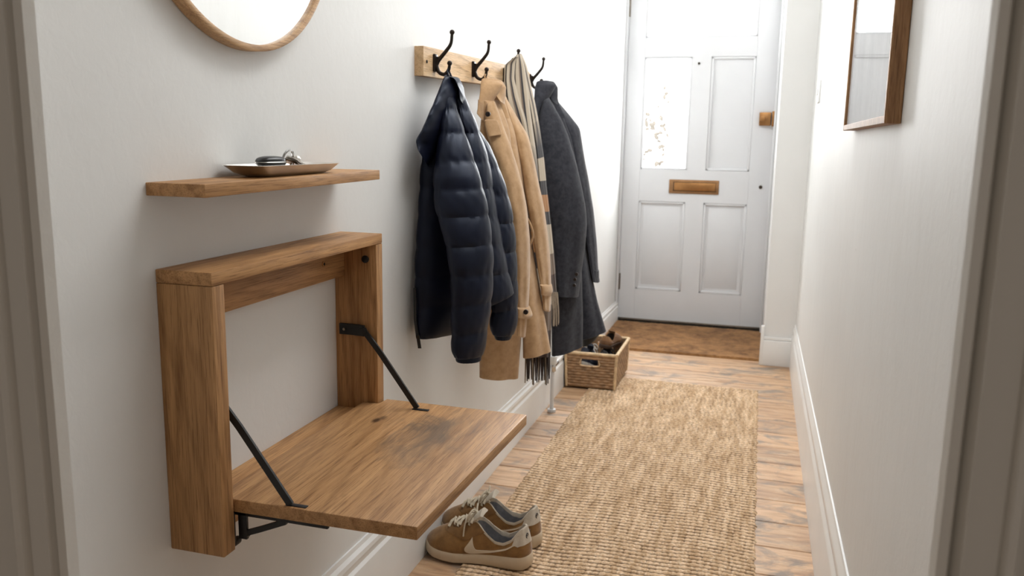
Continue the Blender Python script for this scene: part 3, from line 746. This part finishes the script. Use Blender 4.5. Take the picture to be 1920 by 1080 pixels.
scarf_part('near_fold', [(958, 112, 972, 106), (946, 122, 966, 116), (945, 150, 964, 148), (946, 180, 972, 182), (952, 215, 985, 222), (965, 240, 990, 250), (980, 262, 994, 272)], [2.47, 2.44, 2.43], [2.50, 2.47, 2.46], [.010, .018, .02, .012], seed=27, nr=50, vs=.25)
lb = scarf_part('far_tail', [(970, 104, 979, 103), (974, 118, 988, 122), (982, 150, 994, 152), (992, 200, 1004, 196), (1000, 250, 1012, 240), (1006, 300, 1020, 296), (1011, 360, 1026, 360), (1018, 430, 1034, 430), (1026, 500, 1040, 495), (1033, 556, 1044, 552)], [2.56, 2.56, 2.58], [2.60, 2.62, 2.62], [.010, .022, .022, .018, .014], seed=22)
M['fringe_dark'] = cloth('dark_brown_yarn', (58, 42, 34), (36, 28, 24), 400, .95, .3)
M['fringe_light'] = cloth('beige_yarn', (170, 154, 132), (120, 104, 88), 400, .95, .3)
for k in range(19):
    x = 986 + k * 2.45; Yk = 2.44 + .06 * (k / 18) + random.uniform(-.012, .012); dx = random.uniform(-2, 2)
    pts = spline([tuple(on(1, Yk, x, 660)), tuple(on(1, Yk, x + dx * .5, 690)), tuple(on(1, Yk, x + dx, 714 + random.uniform(-4, 8)))], 8)
    obj('tassel', tube(pts, np.linspace(.0029, .0019, 8), 6), M['fringe_dark'] if k % 5 else M['fringe_light'], la)
for k in range(7):
    x = 1034 + k * 1.8; Yk = 2.57 + .04 * k / 6; dx = random.uniform(-1, 2)
    pts = spline([tuple(on(1, Yk, x, 548)), tuple(on(1, Yk, x + 2 + dx * .5, 580)), tuple(on(1, Yk, x + 2 + dx, 608 + random.uniform(-3, 5)))], 8)
    obj('tassel', tube(pts, np.linspace(.0022, .0014, 8), 6), M['fringe_light'], lb)

# ---- charcoal coat
cc_ = empty('charcoal_coat', (-.60, 2.85, .33), 'charcoal wool overcoat hanging last in the row nearest the front door', 'coat')
bd = obj('body', piece([(1008, 190, 1035, 190), (1008, 240, 1058, 240), (1015, 320, 1072, 320), (1024, 420, 1085, 420), (1030, 520, 1090, 520), (1033, 600, 1092, 595), (1034, 665, 1091, 648)], [2.80, 2.78, 2.78], [2.86, 2.88, 2.88], [.02, .05, .055, .055, .05], folds=F1, seed=31, lump=.001), M['wool_char'], cc_)
fp = obj('front_panel', piece([(1036, 190, 1050, 196), (1055, 260, 1080, 262), (1068, 350, 1092, 350), (1078, 430, 1096, 430), (1082, 500, 1107, 505), (1085, 560, 1119, 565), (1087, 634, 1135, 620)], 2.93, 2.98, [.015, .035, .04, .045, .05], folds=F1, seed=32), M['wool_char'], cc_)
obj('lining', piece([(1088, 612, 1130, 606), (1090, 628, 1132, 616), (1092, 648, 1118, 634)], 2.99, 3.01, [.035, .04, .04], nr=12, seed=33, sm=2), M['lining'], fp)
cs = obj('sleeve', piece([(1018, 192, 1030, 184), (1008, 230, 1054, 226), (1006, 262, 1066, 258), (1012, 300, 1078, 298), (1020, 345, 1089, 342), (1027, 390, 1097, 386), (1033, 430, 1100, 424), (1039, 480, 1095, 474), (1044, 520, 1089, 516), (1047, 554, 1084, 555)],
     [2.76, 2.73, 2.72], [2.81, 2.81, 2.81], [.014, .045, .052, .05, .044, .036], nr=96, folds=F2, seed=34, lump=.0012), M['wool_char'], cc_)
for (x, y) in ((1081, 514), (1078, 524), (1077, 535)): obj('cuff_button', disc(tuple(on(1, 2.722, x, y)), .0058, .005, 1), M['button'], cs)
obj('sleeve', piece([(1040, 186, 1046, 190), (1052, 215, 1068, 216), (1066, 246, 1087, 240), (1075, 300, 1096, 298), (1084, 350, 1105, 348), (1092, 400, 1113, 398), (1099, 450, 1118, 448), (1106, 500, 1121, 500), (1112, 527, 1124, 527)],
     [2.96, 2.96, 2.96], [3.02, 3.02, 3.02], [.012, .042, .046, .042, .034], nr=90, folds=F2, seed=35, lump=.001), M['wool_char'], cc_)
obj('collar', piece([(1006, 154, 1032, 153), (1003, 164, 1044, 158), (1002, 178, 1036, 174), (1001, 196, 1026, 192), (1001, 216, 1018, 216), (1003, 234, 1013, 246)], [2.79, 2.75, 2.73], [2.84, 2.81, 2.77], [.012, .02, .018, .012], nr=40, seed=36, sm=3), M['wool_char'], cc_)
obj('back_neck', piece([(1014, 168, 1043, 170), (1018, 192, 1048, 195), (1024, 222, 1062, 222)], 2.88, 2.92, .008, nr=16, seed=38, sm=2, open_end=False), M['wool_char'], cc_)
obj('collar_stand', piece([(1016, 153, 1040, 155), (1022, 162, 1046, 164), (1026, 178, 1046, 180), (1036, 190, 1045, 196)], 2.85, 2.88, [.012, .018, .012], nr=24, seed=37, sm=3, open_end=False), M['wool_char'], cc_)

for (root, mat, (hy, hz_), hx, tgt) in ((pj, 'nylon', HK[0], -.742, (847, 148, 1.94)), (tcm, 'wool_tan', HK[1], -.742, (914, 152, 2.24)), (cc_, 'wool_char', (2.86, 1.296), -.747, (1018, 158, 2.83))):
    t3 = on(1, tgt[2], tgt[0], tgt[1])
    obj('hanging_loop', tube(spline([tuple(t3 + [.004, -.012, -.012]), (hx + .002, hy - .007, hz_ - .030), (hx + .004, hy, hz_ - .022), (hx + .002, hy + .007, hz_ - .030), tuple(t3 + [.004, .012, -.012])], 24), .0022, 8), M[mat], root)

# ------------------------------------------------------------------ shoes
def shoe(name, L, pal, label, cat, group=None, swoosh=0, laces=True, high=0.0, wid=1.0, tall=1.14):
    """low trainer built round its own sole: X towards the toe, Z up, heel at x = 0. pal: dict of materials"""
    root = empty(name, (0, 0, 0), label, cat, group); S = L / .285
    sN = 64
    sv = (1 - np.cos(np.linspace(0, pi, sN))) / 2
    def halfw(s, side):
        w_ = np.interp(s, [0, .06, .15, .35, .5, .68, .8, .9, 1], [.030, .033, .035, .0335, .036, .0455, .044, .037, .025])
        if side * 1 > 0: w_ = w_ * np.interp(s, [0, .45, .7, 1], [1, .92, 1.02, 1.05])
        e = np.clip(min(s, 1 - s) / .10, 0, 1); return w_ * wid * math.sqrt(1 - (1 - e) ** 2)
    loop = [(s, -1) for s in sv] + [(s, 1) for s in sv[-2:0:-1]]
    m_ = len(loop)
    B = np.array([(s * .285, sd * halfw(s, sd), 0) for s, sd in loop])
    c = np.array([.14, 0, 0])
    def zsole(s): return np.interp(s, [0, .3, .6, .85, 1], [.031, .027, .023, .024, .030])
    def spring(s): return np.interp(s, [0, .04, .7, .88, 1], [.003, 0, 0, .003, .010])
    rings = []
    for fz, off in ((0, -.003), (.12, .0005), (.5, .0015), (.85, .0008), (1.0, -.0015), (1.0, -.008)):
        r_ = []
        for (s, sd), p in zip(loop, B):
            n_ = np.array([p[0] - c[0] if (s < .1 or s > .9) else 0, p[1], 0]); n_ = n_ / (np.linalg.norm(n_) + 1e-6)
            z0 = spring(s); z = z0 + fz * (zsole(s) - z0 * .6)
            r_.append(p + n_ * (off + .003) + [0, 0, z])
        rings.append(r_)
    def place(vf): return [tuple(np.array(v) * S * [1, 1, tall]) for v in vf[0]], vf[1]
    so = obj('sole', place(loft(rings)), pal['sole'], root)
    # top line (opening)
    def Tpt(s, sd):
        ss = s * .53
        x = .010 + ss * .285 * .96
        wv = np.interp(ss, [0, .03, .10, .25, .40, .48, .53], [0, .016, .026, .0305, .026, .017, .0]) if True else 0
        z = np.interp(ss, [0, .05, .12, .2, .28, .36, .45, .53], [.094, .087, .066, .0555, .0575, .070, .090, .098]) + high * np.interp(ss, [0, .2, .53], [1, .8, 1])
        return np.array([x, sd * wv * wid, z])
    nv = 26; V_ = np.linspace(0, 1, nv); G = np.zeros((nv, m_, 3))
    for j, (s, sd) in enumerate(loop):
        b0 = B[j] * np.array([1, 1, 0]) + np.array([0, 0, zsole(s) - .004]); t_ = Tpt(s, sd)
        toe = np.clip((s - .55) / .45, 0, 1)
        out = np.array([(.004 if s > .9 else (-.003 if s < .08 else 0)), sd * .004 * min(1, min(s, 1 - s) * 10), 0])
        c1 = b0 + out * 1.3 + np.array([0, 0, .018 + .010 * toe])
        c2 = t_ + (b0 - t_) * np.array([.42 + .18 * toe, .40 + .25 * toe, 0]) + np.array([0, 0, -(.020 + .006 * toe)])
        if s < .12: c2 = t_ + np.array([-.008, sd * .006, -.03])
        for i, v in enumerate(V_):
            G[i, j] = (1 - v) ** 3 * b0 + 3 * (1 - v) ** 2 * v * c1 + 3 * (1 - v) * v * v * c2 + v ** 3 * t_
    up = obj('upper', place(loft(G, caps=False)), pal['upper'], root)
    # lining: rolls over the top line and goes down to an insole
    top = G[-1]; cen = top.mean(0)
    Ls = []
    for k_, (sc_, dz) in enumerate(((1.03, -.004), (1.035, .0005), (1.0, .0025), (.95, .001), (.92, -.008), (.95, -.025), (.98, -.042))):
        q = cen + (top - cen) * [sc_, sc_, 1] + [0, 0, dz]
        if dz < -.005: q[:, 2] = np.maximum(q[:, 2], .030)
        Ls.append(q)
    last = Ls[-1].copy(); last[:, 2] = .030; Ls.append(last); mid = last.mean(0); Ls.append(mid + (last - mid) * .02)
    rim = obj('collar_rim', place(loft(Ls[:5], caps=False)), pal['rim'], root)
    obj('lining', place(loft(Ls[4:], caps=False)), pal['lining'], root)
    def patch(j0, j1, i0, i1, off=.0012):
        """raised overlay following the upper between loop columns j0..j1 and rows i0..i1"""
        js = [j % m_ for j in range(j0, j1 + 1)]; Rg = G[i0:i1 + 1][:, js]
        nrm = np.cross(np.gradient(Rg, axis=1), np.gradient(Rg, axis=0)); nrm /= np.linalg.norm(nrm, axis=2)[..., None] + 1e-9
        cc2 = Rg - np.array([.14, 0, .03]); sg = np.sign((nrm * cc2).sum(2)); sg = np.where(np.median(sg) >= 0, 1, -1)
        O = Rg + nrm * off * sg; nI, nJ, _ = O.shape
        V = np.concatenate([O.reshape(-1, 3), (Rg - nrm * .0008 * sg).reshape(-1, 3)]); n1 = nI * nJ; F = []
        for i in range(nI - 1):
            for j in range(nJ - 1): F.append([i * nJ + j, i * nJ + j + 1, (i + 1) * nJ + j + 1, (i + 1) * nJ + j])
        edge = [j for j in range(nJ)] + [i * nJ + nJ - 1 for i in range(1, nI)] + [(nI - 1) * nJ + j for j in range(nJ - 2, -1, -1)] + [i * nJ for i in range(nI - 2, 0, -1)]
        for a_, b_ in zip(edge, edge[1:] + edge[:1]): F.append([a_, b_, b_ + n1, a_ + n1])
        return V.tolist(), F
    hp = obj('heel_tab', place(patch(-17, 17, 14, 25, .0016)), pal['rim'], root)
    toe_j = sN - 1
    # eyestay overlay around the laces
    obj('eyestay', place(patch(toe_j - 22, toe_j - 6, 15, 25)), pal['stay'], root)
    obj('eyestay', place(patch(toe_j + 6, toe_j + 22, 15, 25)), pal['stay'], root)
    # tongue
    R = []
    for t_ in np.linspace(0, 1, 16):
        x = .175 - .052 * t_; z = .080 + .036 * t_ ** 1.1 + high; hw = .015 + .007 * t_
        R.append([(x + (.006 if k < 7 else 0), wid * hw * math.cos(a_), z + .006 * math.sin(a_) - .006 * (math.cos(a_) ** 2)) for k, a_ in enumerate(np.linspace(0, 2 * pi, 14, endpoint=False))])
    obj('tongue', place(loft(R)), pal['rim'], root)
    UP = G.reshape(-1, 3)
    def surf(x, y):
        d = (UP[:, 0] - x) ** 2 + (UP[:, 1] - y) ** 2; k = np.argsort(d)[:10]; return UP[k, 2].max()
    if laces:
        lp_ = []
        for k in range(5):
            x = .210 - .0155 * k; dr = .004 * (-1) ** k
            P = [(x + dr * yy / .02, yy * wid, surf(x, yy * wid * .95) + .0045 - .003 * (abs(yy) / .024) ** 3) for yy in np.linspace(-.024, .024, 9)]
            lp_.append(ribbon(spline(P, 18), .0062, .0022, (1, 0, .45)))
            P = [(x - .005 - dr * yy / .014, yy * wid, surf(x - .005, yy * wid) + .0062) for yy in np.linspace(-.022, .022, 7)]
            lp_.append(ribbon(spline(P, 14), .005, .002, (1, 0, .45)))
        zt = surf(.148, 0) + .012
        for sd in (-1, 1):
            lp_.append(tube(spline([(.146, 0, zt), (.150, sd * .018, zt + .012), (.156, sd * .034, zt + .002), (.160, sd * .031, zt - .012), (.152, sd * .014, zt - .002), (.147, 0, zt)], 24), .0021, 7))
            lp_.append(tube(spline([(.146, 0, zt), (.158, sd * .014, zt + .003), (.166, sd * .032, zt - .016), (.168, sd * .0425, zt - .044)], 18), .002, 7))
        lp_.append(sphere((.147, 0, zt), .005, 1.2, 1.3, .9, 8))
        obj('laces', place(join(*lp_)), pal['lace'], root)
    if swoosh:
        # side stripe: curved tick sewn on both sides; (s along the sole, v up the upper)
        lo = [(.10, .62), (.18, .50), (.26, .38), (.34, .27), (.42, .18), (.49, .13), (.545, .15), (.575, .24), (.58, .36), (.565, .50), (.54, .64), (.515, .78)]
        hi = [(.10, .66), (.18, .60), (.26, .53), (.34, .47), (.40, .43), (.44, .41), (.465, .41), (.48, .44), (.49, .50), (.498, .58), (.505, .67), (.512, .79)]
        lo = spline([(a_, b_, 0) for a_, b_ in lo], 44); hi = spline([(a_, b_, 0) for a_, b_ in hi], 44)
        for sd in (-1, 1):
            def at(s, v, off):
                def gp(jj, vv):
                    jj = jj if sd < 0 else (m_ - jj); i = vv * (nv - 1); i0 = int(min(nv - 2, max(0, i))); f = i - i0; j0 = int(math.floor(jj)); g = jj - j0
                    a0 = G[i0, j0 % m_] * (1 - g) + G[i0, (j0 + 1) % m_] * g; a1 = G[i0 + 1, j0 % m_] * (1 - g) + G[i0 + 1, (j0 + 1) % m_] * g
                    return a0 * (1 - f) + a1 * f
                ja, jb = 0.0, sN - 1.0                        # column whose point on this row lies at the wanted length
                for _ in range(22):
                    j = (ja + jb) / 2
                    if gp(j, v)[0] < s * .285: ja = j
                    else: jb = j
                p = gp(j, v); e1 = gp(j + .3, v) - p; e2 = gp(j, v + .02) - p; n_ = np.cross(e1, e2); n_ /= np.linalg.norm(n_) + 1e-12
                if n_[1] * sd < 0: n_ = -n_
                return p + n_ * off
            K = 6; Rg = [[at(l[0] + (h[0] - l[0]) * q, l[1] + (h[1] - l[1]) * q, .0016) for q in np.linspace(0, 1, K)] for l, h in zip(lo, hi)]
            Rb = [[at(l[0] + (h[0] - l[0]) * q, l[1] + (h[1] - l[1]) * q, -.0008) for q in np.linspace(1, 0, K)] for l, h in zip(lo, hi)]
            obj('side_stripe', place(loft(np.concatenate([np.array(Rg), np.array(Rb)], axis=1))), pal['stripe'], root)
        # small dark emblem on the heel tab
        for jx in (0,):
            for side in (-1, 1):
                j = 6 * (1 if side < 0 else -1)
                p = G[20, j % m_]; n_ = (p - np.array([.05, 0, p[2]])); n_ /= np.linalg.norm(n_)
                tx = np.cross(n_, [0, 0, 1])
                ringp = [tuple(p + n_ * .0022 + tx * .0042 * math.cos(a_) + np.array([0, 0, 1]) * .0058 * math.sin(a_)) for a_ in np.linspace(0, 2 * pi, 20)]
                obj('heel_emblem', place(tube(ringp, .0012, 6)), pal['emblem'], hp)
                obj('heel_emblem', place(tube([tuple(p + n_ * .0022 + tx * q * .003 + np.array([0, 0, q * .004])) for q in (-1, 0, 1)], .001, 6)), pal['emblem'], hp)
    return root

PT_ = dict(upper=cloth('tan_suede', (146, 108, 62), (122, 88, 48), 300, .85, .2, .35, 45), sole=plain('cream_rubber', (196, 178, 152), .6, 0, .05, 90, .06, 30), rim=cloth('cream_knit', (204, 194, 178), (186, 174, 156), 500, .9, .3, .2, 60),
     lining=cloth('grey_mesh', (146, 146, 149), (118, 118, 122), 600, .95, .4), stay=cloth('tan_suede_dark', (132, 96, 54), (110, 78, 42), 300, .85, .2, .35, 45), lace=cloth('cream_cotton', (206, 194, 172), (180, 166, 144), 700, .9, .4, .2, 200),
     stripe=plain('cream_leather', (206, 192, 170), .5, 0, .05, 150, .05, 30), emblem=plain('dark_thread', (60, 58, 60), .7))
def put(root, loc, rot):
    root.rotation_euler = rot; root.location = loc
s1 = shoe('trainer', .286, PT_, 'tan suede trainer with cream stripe nearer the camera, toe to the skirting', 'shoe', 'pair of tan trainers', swoosh=1)
put(s1, (-.499, 1.920, .0092), (0, math.radians(1.0), pi - .02))
s2 = shoe('trainer', .286, PT_, 'tan suede trainer behind its twin, half hidden by the front shoe', 'shoe', 'pair of tan trainers', swoosh=1)
put(s2, (-.505, 2.038, .0092), (0, math.radians(1.0), pi - .03))

# ------------------------------------------------------------------ jute rug: woven rows as real relief
rx0, rx1, ry0, ry1 = -.674, .052, .95, 3.75
nx, ny = 190, 840
X = np.linspace(rx0, rx1, nx); Y = np.linspace(ry0, ry1, ny); XX, YY = np.meshgrid(X, Y)
row = YY / .0195 + .35 * np.sin(XX * 9) + .22 * np.sin(XX * 23 + YY * 3); ri = np.floor(row)
rr = np.abs(np.sin(row * pi)) ** .7
hs = (np.sin(ri * 12.9898) * 43758.5453) % 1
cx = XX / .0175 + hs * 1.7 + .3 * np.sin(YY * 5)
cr = np.abs(np.sin(cx * pi)) ** .55
amp = .6 + .4 * ((np.sin(np.floor(cx) * 78.233 + ri * 37.7) * 12543.123) % 1)
Hh = rr * (.45 + .55 * cr) * amp
ZZ = .0025 + .0062 * Hh
wob = .0022 * np.sin(YY * 70) + .0018 * np.sin(YY * 131 + 1)
XX2 = XX.copy(); XX2[:, 0] += wob[:, 0]; XX2[:, -1] += wob[:, -1]
ZZ[:, 0] = ZZ[:, -1] = .0; ZZ[0] = ZZ[-1] = 0
V = np.stack([XX2, YY, ZZ], -1).reshape(-1, 3)
idx = np.arange(nx * ny).reshape(ny, nx)
F = np.stack([idx[:-1, :-1], idx[:-1, 1:], idx[1:, 1:], idx[1:, :-1]], -1).reshape(-1, 4)
me = bpy.data.meshes.new('jute_rug'); me.from_pydata(V.tolist(), [], F.tolist()); me.update()
at = me.attributes.new('weave', 'FLOAT', 'POINT'); at.data.foreach_set('value', Hh.ravel())
me.materials.append(M['jute']); me.polygons.foreach_set('use_smooth', [True] * len(me.polygons))
rug = bpy.data.objects.new('jute_rug', me); col.objects.link(rug)
tag(rug, 'long natural jute runner rug with a chunky weave along the hall floor', 'rug')

# ------------------------------------------------------------------ coir doormat
nx, ny = 120, 100
X = np.linspace(-.798, .0655, nx); Y = np.linspace(4.29, 4.975, ny); XX, YY = np.meshgrid(X, Y)
ZZ = .012 + rng.uniform(-.0016, .0016, XX.shape); ZZ[:, 0] = ZZ[:, -1] = 0; ZZ[0] = ZZ[-1] = 0
XX = XX.copy(); XX[:, 0] += .016; YY = YY + 0
V = np.stack([XX, YY, ZZ], -1).reshape(-1, 3); idx = np.arange(nx * ny).reshape(ny, nx)
F = np.stack([idx[:-1, :-1], idx[:-1, 1:], idx[1:, 1:], idx[1:, :-1]], -1).reshape(-1, 4)
tag(obj('coir_doormat', (V, F), M['coir'], origin=(-.37, 4.63, 0)), 'brown coir doormat filling the recess before the front door', 'doormat')

# ------------------------------------------------------------------ radiator pipe and valve
rp = empty('radiator_pipe', (-.752, 3.17, 0), 'white radiator pipe with valve rising from the floor behind the coats', 'pipe')
obj('pipe', join(tube([(-.752, 3.17, 0), (-.752, 3.17, .19)], .008, 14), disc((-.752, 3.17, .006), .017, .012, 2)), M['white_gloss'], rp)
vl = obj('valve_body', join(disc((-.752, 3.17, .185), .013, .03, 2), tube([(-.752, 3.17, .19), (-.752, 3.24, .19)], .010, 14)), M['chrome'], rp)
obj('valve_cap', disc((-.752, 3.17, .216), .016, .036, 2, bev=.004), M['white_plastic'], rp)

# ------------------------------------------------------------------ wicker basket
bx0, bx1, by0, by1, BH = -.770, -.556, 3.52, 3.86, .150
bk = empty('wicker_basket', ((bx0 + bx1) / 2, (by0 + by1) / 2, 0), 'rectangular woven wicker basket of shoes beside the left skirting', 'basket')
def weave_wall(P0, P1, outn, hole=None, n=90, k=75, flare=.006):
    """a wicker wall from P0 to P1 with over-under weave in relief; hole = (s0,s1,h0,h1) fractions left open"""
    P0 = np.array(P0, float); P1 = np.array(P1, float); on_ = np.array(outn, float); L_ = np.linalg.norm(P1 - P0)
    V = []; F = []; id_ = {}
    for side in (0, 1):
        for i in range(k + 1):
            for j in range(n + 1):
                s, h = j / n, i / k
                ro = h * 12; rI = int(ro); fr_ = ro - rI
                wv = math.sin(s * L_ / .021 * pi + (rI % 2) * pi)
                d = (.0042 + .0016 * wv) * abs(math.sin(fr_ * pi)) ** .6
                if side: d = -.006 + .3 * d
                p = P0 + (P1 - P0) * s + on_ * (d + flare * h); V.append((p[0], p[1], .004 + h * BH)); id_[side, i, j] = len(V) - 1
    def inh(i, j):
        if not hole: return False
        s, h = (j + .5) / n, (i + .5) / k; return hole[0] < s < hole[1] and hole[2] < h < hole[3]
    for i in range(k):
        for j in range(n):
            if inh(i, j): continue
            F.append([id_[0, i, j], id_[0, i, j + 1], id_[0, i + 1, j + 1], id_[0, i + 1, j]]); F.append([id_[1, i, j], id_[1, i + 1, j], id_[1, i + 1, j + 1], id_[1, i, j + 1]])
            for (di, dj, e) in ((-1, 0, ((i, j), (i, j + 1))), (1, 0, ((i + 1, j), (i + 1, j + 1))), (0, -1, ((i, j), (i + 1, j))), (0, 1, ((i, j + 1), (i + 1, j + 1)))):
                a_, b_ = i + di, j + dj
                if not (0 <= a_ < k and 0 <= b_ < n) or inh(a_, b_):
                    F.append([id_[(0,) + e[0]], id_[(0,) + e[1]], id_[(1,) + e[1]], id_[(1,) + e[0]]])
    return V, F
obj('woven_side', weave_wall((bx0, by0, 0), (bx1, by0, 0), (0, -1, 0), (.30, .66, .66, .86)), M['wicker'], bk)
obj('woven_side', weave_wall((bx1, by1, 0), (bx0, by1, 0), (0, 1, 0), (.30, .66, .66, .86)), M['wicker'], bk)
obj('woven_side', weave_wall((bx1, by0, 0), (bx1, by1, 0), (1, 0, 0), n=130), M['wicker'], bk)
obj('woven_side', weave_wall((bx0, by1, 0), (bx0, by0, 0), (-1, 0, 0), n=130), M['wicker'], bk)
obj('base', box(bx0, bx1, by0, by1, .002, .010), M['wicker'], bk, smooth=False)
f = .006
rimp = [(bx0 - f, by0 - f, BH + .006), (bx1 + f, by0 - f, BH + .006), (bx1 + f, by1 + f, BH + .006), (bx0 - f, by1 + f, BH + .006)]
obj('rim', join(*[tube([rimp[i], tuple((np.array(rimp[i]) + np.array(rimp[(i + 1) % 4])) / 2), rimp[(i + 1) % 4]], .0075, 10) for i in range(4)]), M['wicker_rim'], bk)
hz = .004 + BH * .66; hx0, hx1 = bx0 + .30 * (bx1 - bx0), bx0 + .66 * (bx1 - bx0)
obj('handle_edge', tube(spline([(hx0, by0 - .006, .004 + BH * .86), (hx0, by0 - .006, hz), (hx1, by0 - .006, hz), (hx1, by0 - .006, .004 + BH * .86)], 20), .003, 8), M['wicker_rim'], bk)
for x in (bx0, bx1):
    for y in (by0, by1): obj('corner_post', tube([(x, y, .002), (x + (f if x > -.6 else -f), y + (f if y > 3.6 else -f), BH + .004)], .0065, 10), M['wicker_rim'], bk)
bk.location.z += .0085

# shoes in the basket
def pal(up, sole, rim, lin_, lace):
    return dict(upper=plain('shoe_leather_%d%d%d' % up, up, .5, 0, .1, 150, .15, 30), sole=plain('shoe_sole_%d%d%d' % sole, sole, .6), rim=plain('shoe_rim_%d%d%d' % rim, rim, .7), lining=plain('shoe_lining_%d%d%d' % lin_, lin_, .9),
                stay=plain('shoe_stay_%d%d%d' % up, up, .5), lace=plain('shoe_lace_%d%d%d' % lace, lace, .8), stripe=None, emblem=None)
navy = pal((30, 34, 48), (176, 172, 164), (34, 38, 52), (20, 22, 28), (210, 206, 198))
black = pal((26, 26, 30), (34, 32, 32), (24, 24, 28), (14, 14, 16), (30, 30, 32))
brown = pal((104, 70, 40), (60, 40, 26), (128, 92, 58), (36, 26, 20), (92, 62, 38))
b1 = shoe('navy_trainer', .25, navy, 'navy trainer with pale sole standing at the left of the wicker basket', 'shoe', wid=.9)
put(b1, (-.712, 3.545, .088), (math.radians(4), math.radians(17), math.radians(88)))
b2 = shoe('black_shoe', .25, black, 'plain black shoe at the front right of the wicker basket', 'shoe', wid=.9)
put(b2, (-.612, 3.545, .080), (math.radians(-4), math.radians(15), math.radians(91)))
b3 = shoe('brown_shoe', .235, brown, 'brown leather shoe lying on top at the far end of the basket', 'shoe', laces=False, wid=.95, tall=.74)
put(b3, (-.634, 3.655, .158), (math.radians(6), math.radians(3), math.radians(84)))

# ------------------------------------------------------------------ shrub outside the side pane
shr = empty('garden_shrub', (-.95, 6.2, 0), 'faint leafy shrub outside, seen through the side pane of the front door', 'shrub')
mm, nt, b, o = newmat('pale_leaf'); nt.nodes.remove(b)
d_ = N(nt, 'BsdfDiffuse'); t_ = N(nt, 'BsdfTranslucent'); mx = N(nt, 'MixShader'); mx.inputs[0].default_value = .6
for n_ in (d_, t_): n_.inputs[0].default_value = lin((150, 144, 134))
nt.links.new(d_.outputs[0], mx.inputs[1]); nt.links.new(t_.outputs[0], mx.inputs[2]); nt.links.new(mx.outputs[0], o.inputs[0]); M['leaf'] = mm
Yp = 6.2; st = []; lf = []
for k in range(9):
    px, py = random.uniform(1208, 1262), random.uniform(165, 312)
    tip = on(1, Yp + random.uniform(-.1, .1), px, py); base = np.array([-.95 + random.uniform(-.08, .08), Yp, .0])
    mid_ = (tip + base) / 2 + [random.uniform(-.08, .08), 0, .1]
    st.append(tube(spline([base, mid_, tip], 14), np.linspace(.006, .0015, 14), 6))
    for q in range(5):
        c0 = tip + np.array([random.uniform(-.05, .05), random.uniform(-.05, .05), random.uniform(-.07, .04)]); an = random.uniform(0, 6.28); tl = random.uniform(-.8, .8); Lf = random.uniform(.03, .055)
        Rm = Matrix.Rotation(an, 3, 'Y') @ Matrix.Rotation(tl, 3, 'X')
        R = []
        for s in np.linspace(0, 1, 7):
            wd = Lf * .28 * math.sin(pi * s) ** .8 + .0004
            R.append([tuple(Rm @ Vector((e * wd, -.006 * (1 - abs(e)) + .15 * Lf * (s - .5) ** 2 * 4, s * Lf)) + Vector(c0)) for e in (-1, -.4, .4, 1)])
        lf.append(loft(R, caps=False, closed=False))
obj('stems', join(*st), M['leaf'], shr); obj('foliage', join(*lf), M['leaf'], shr)
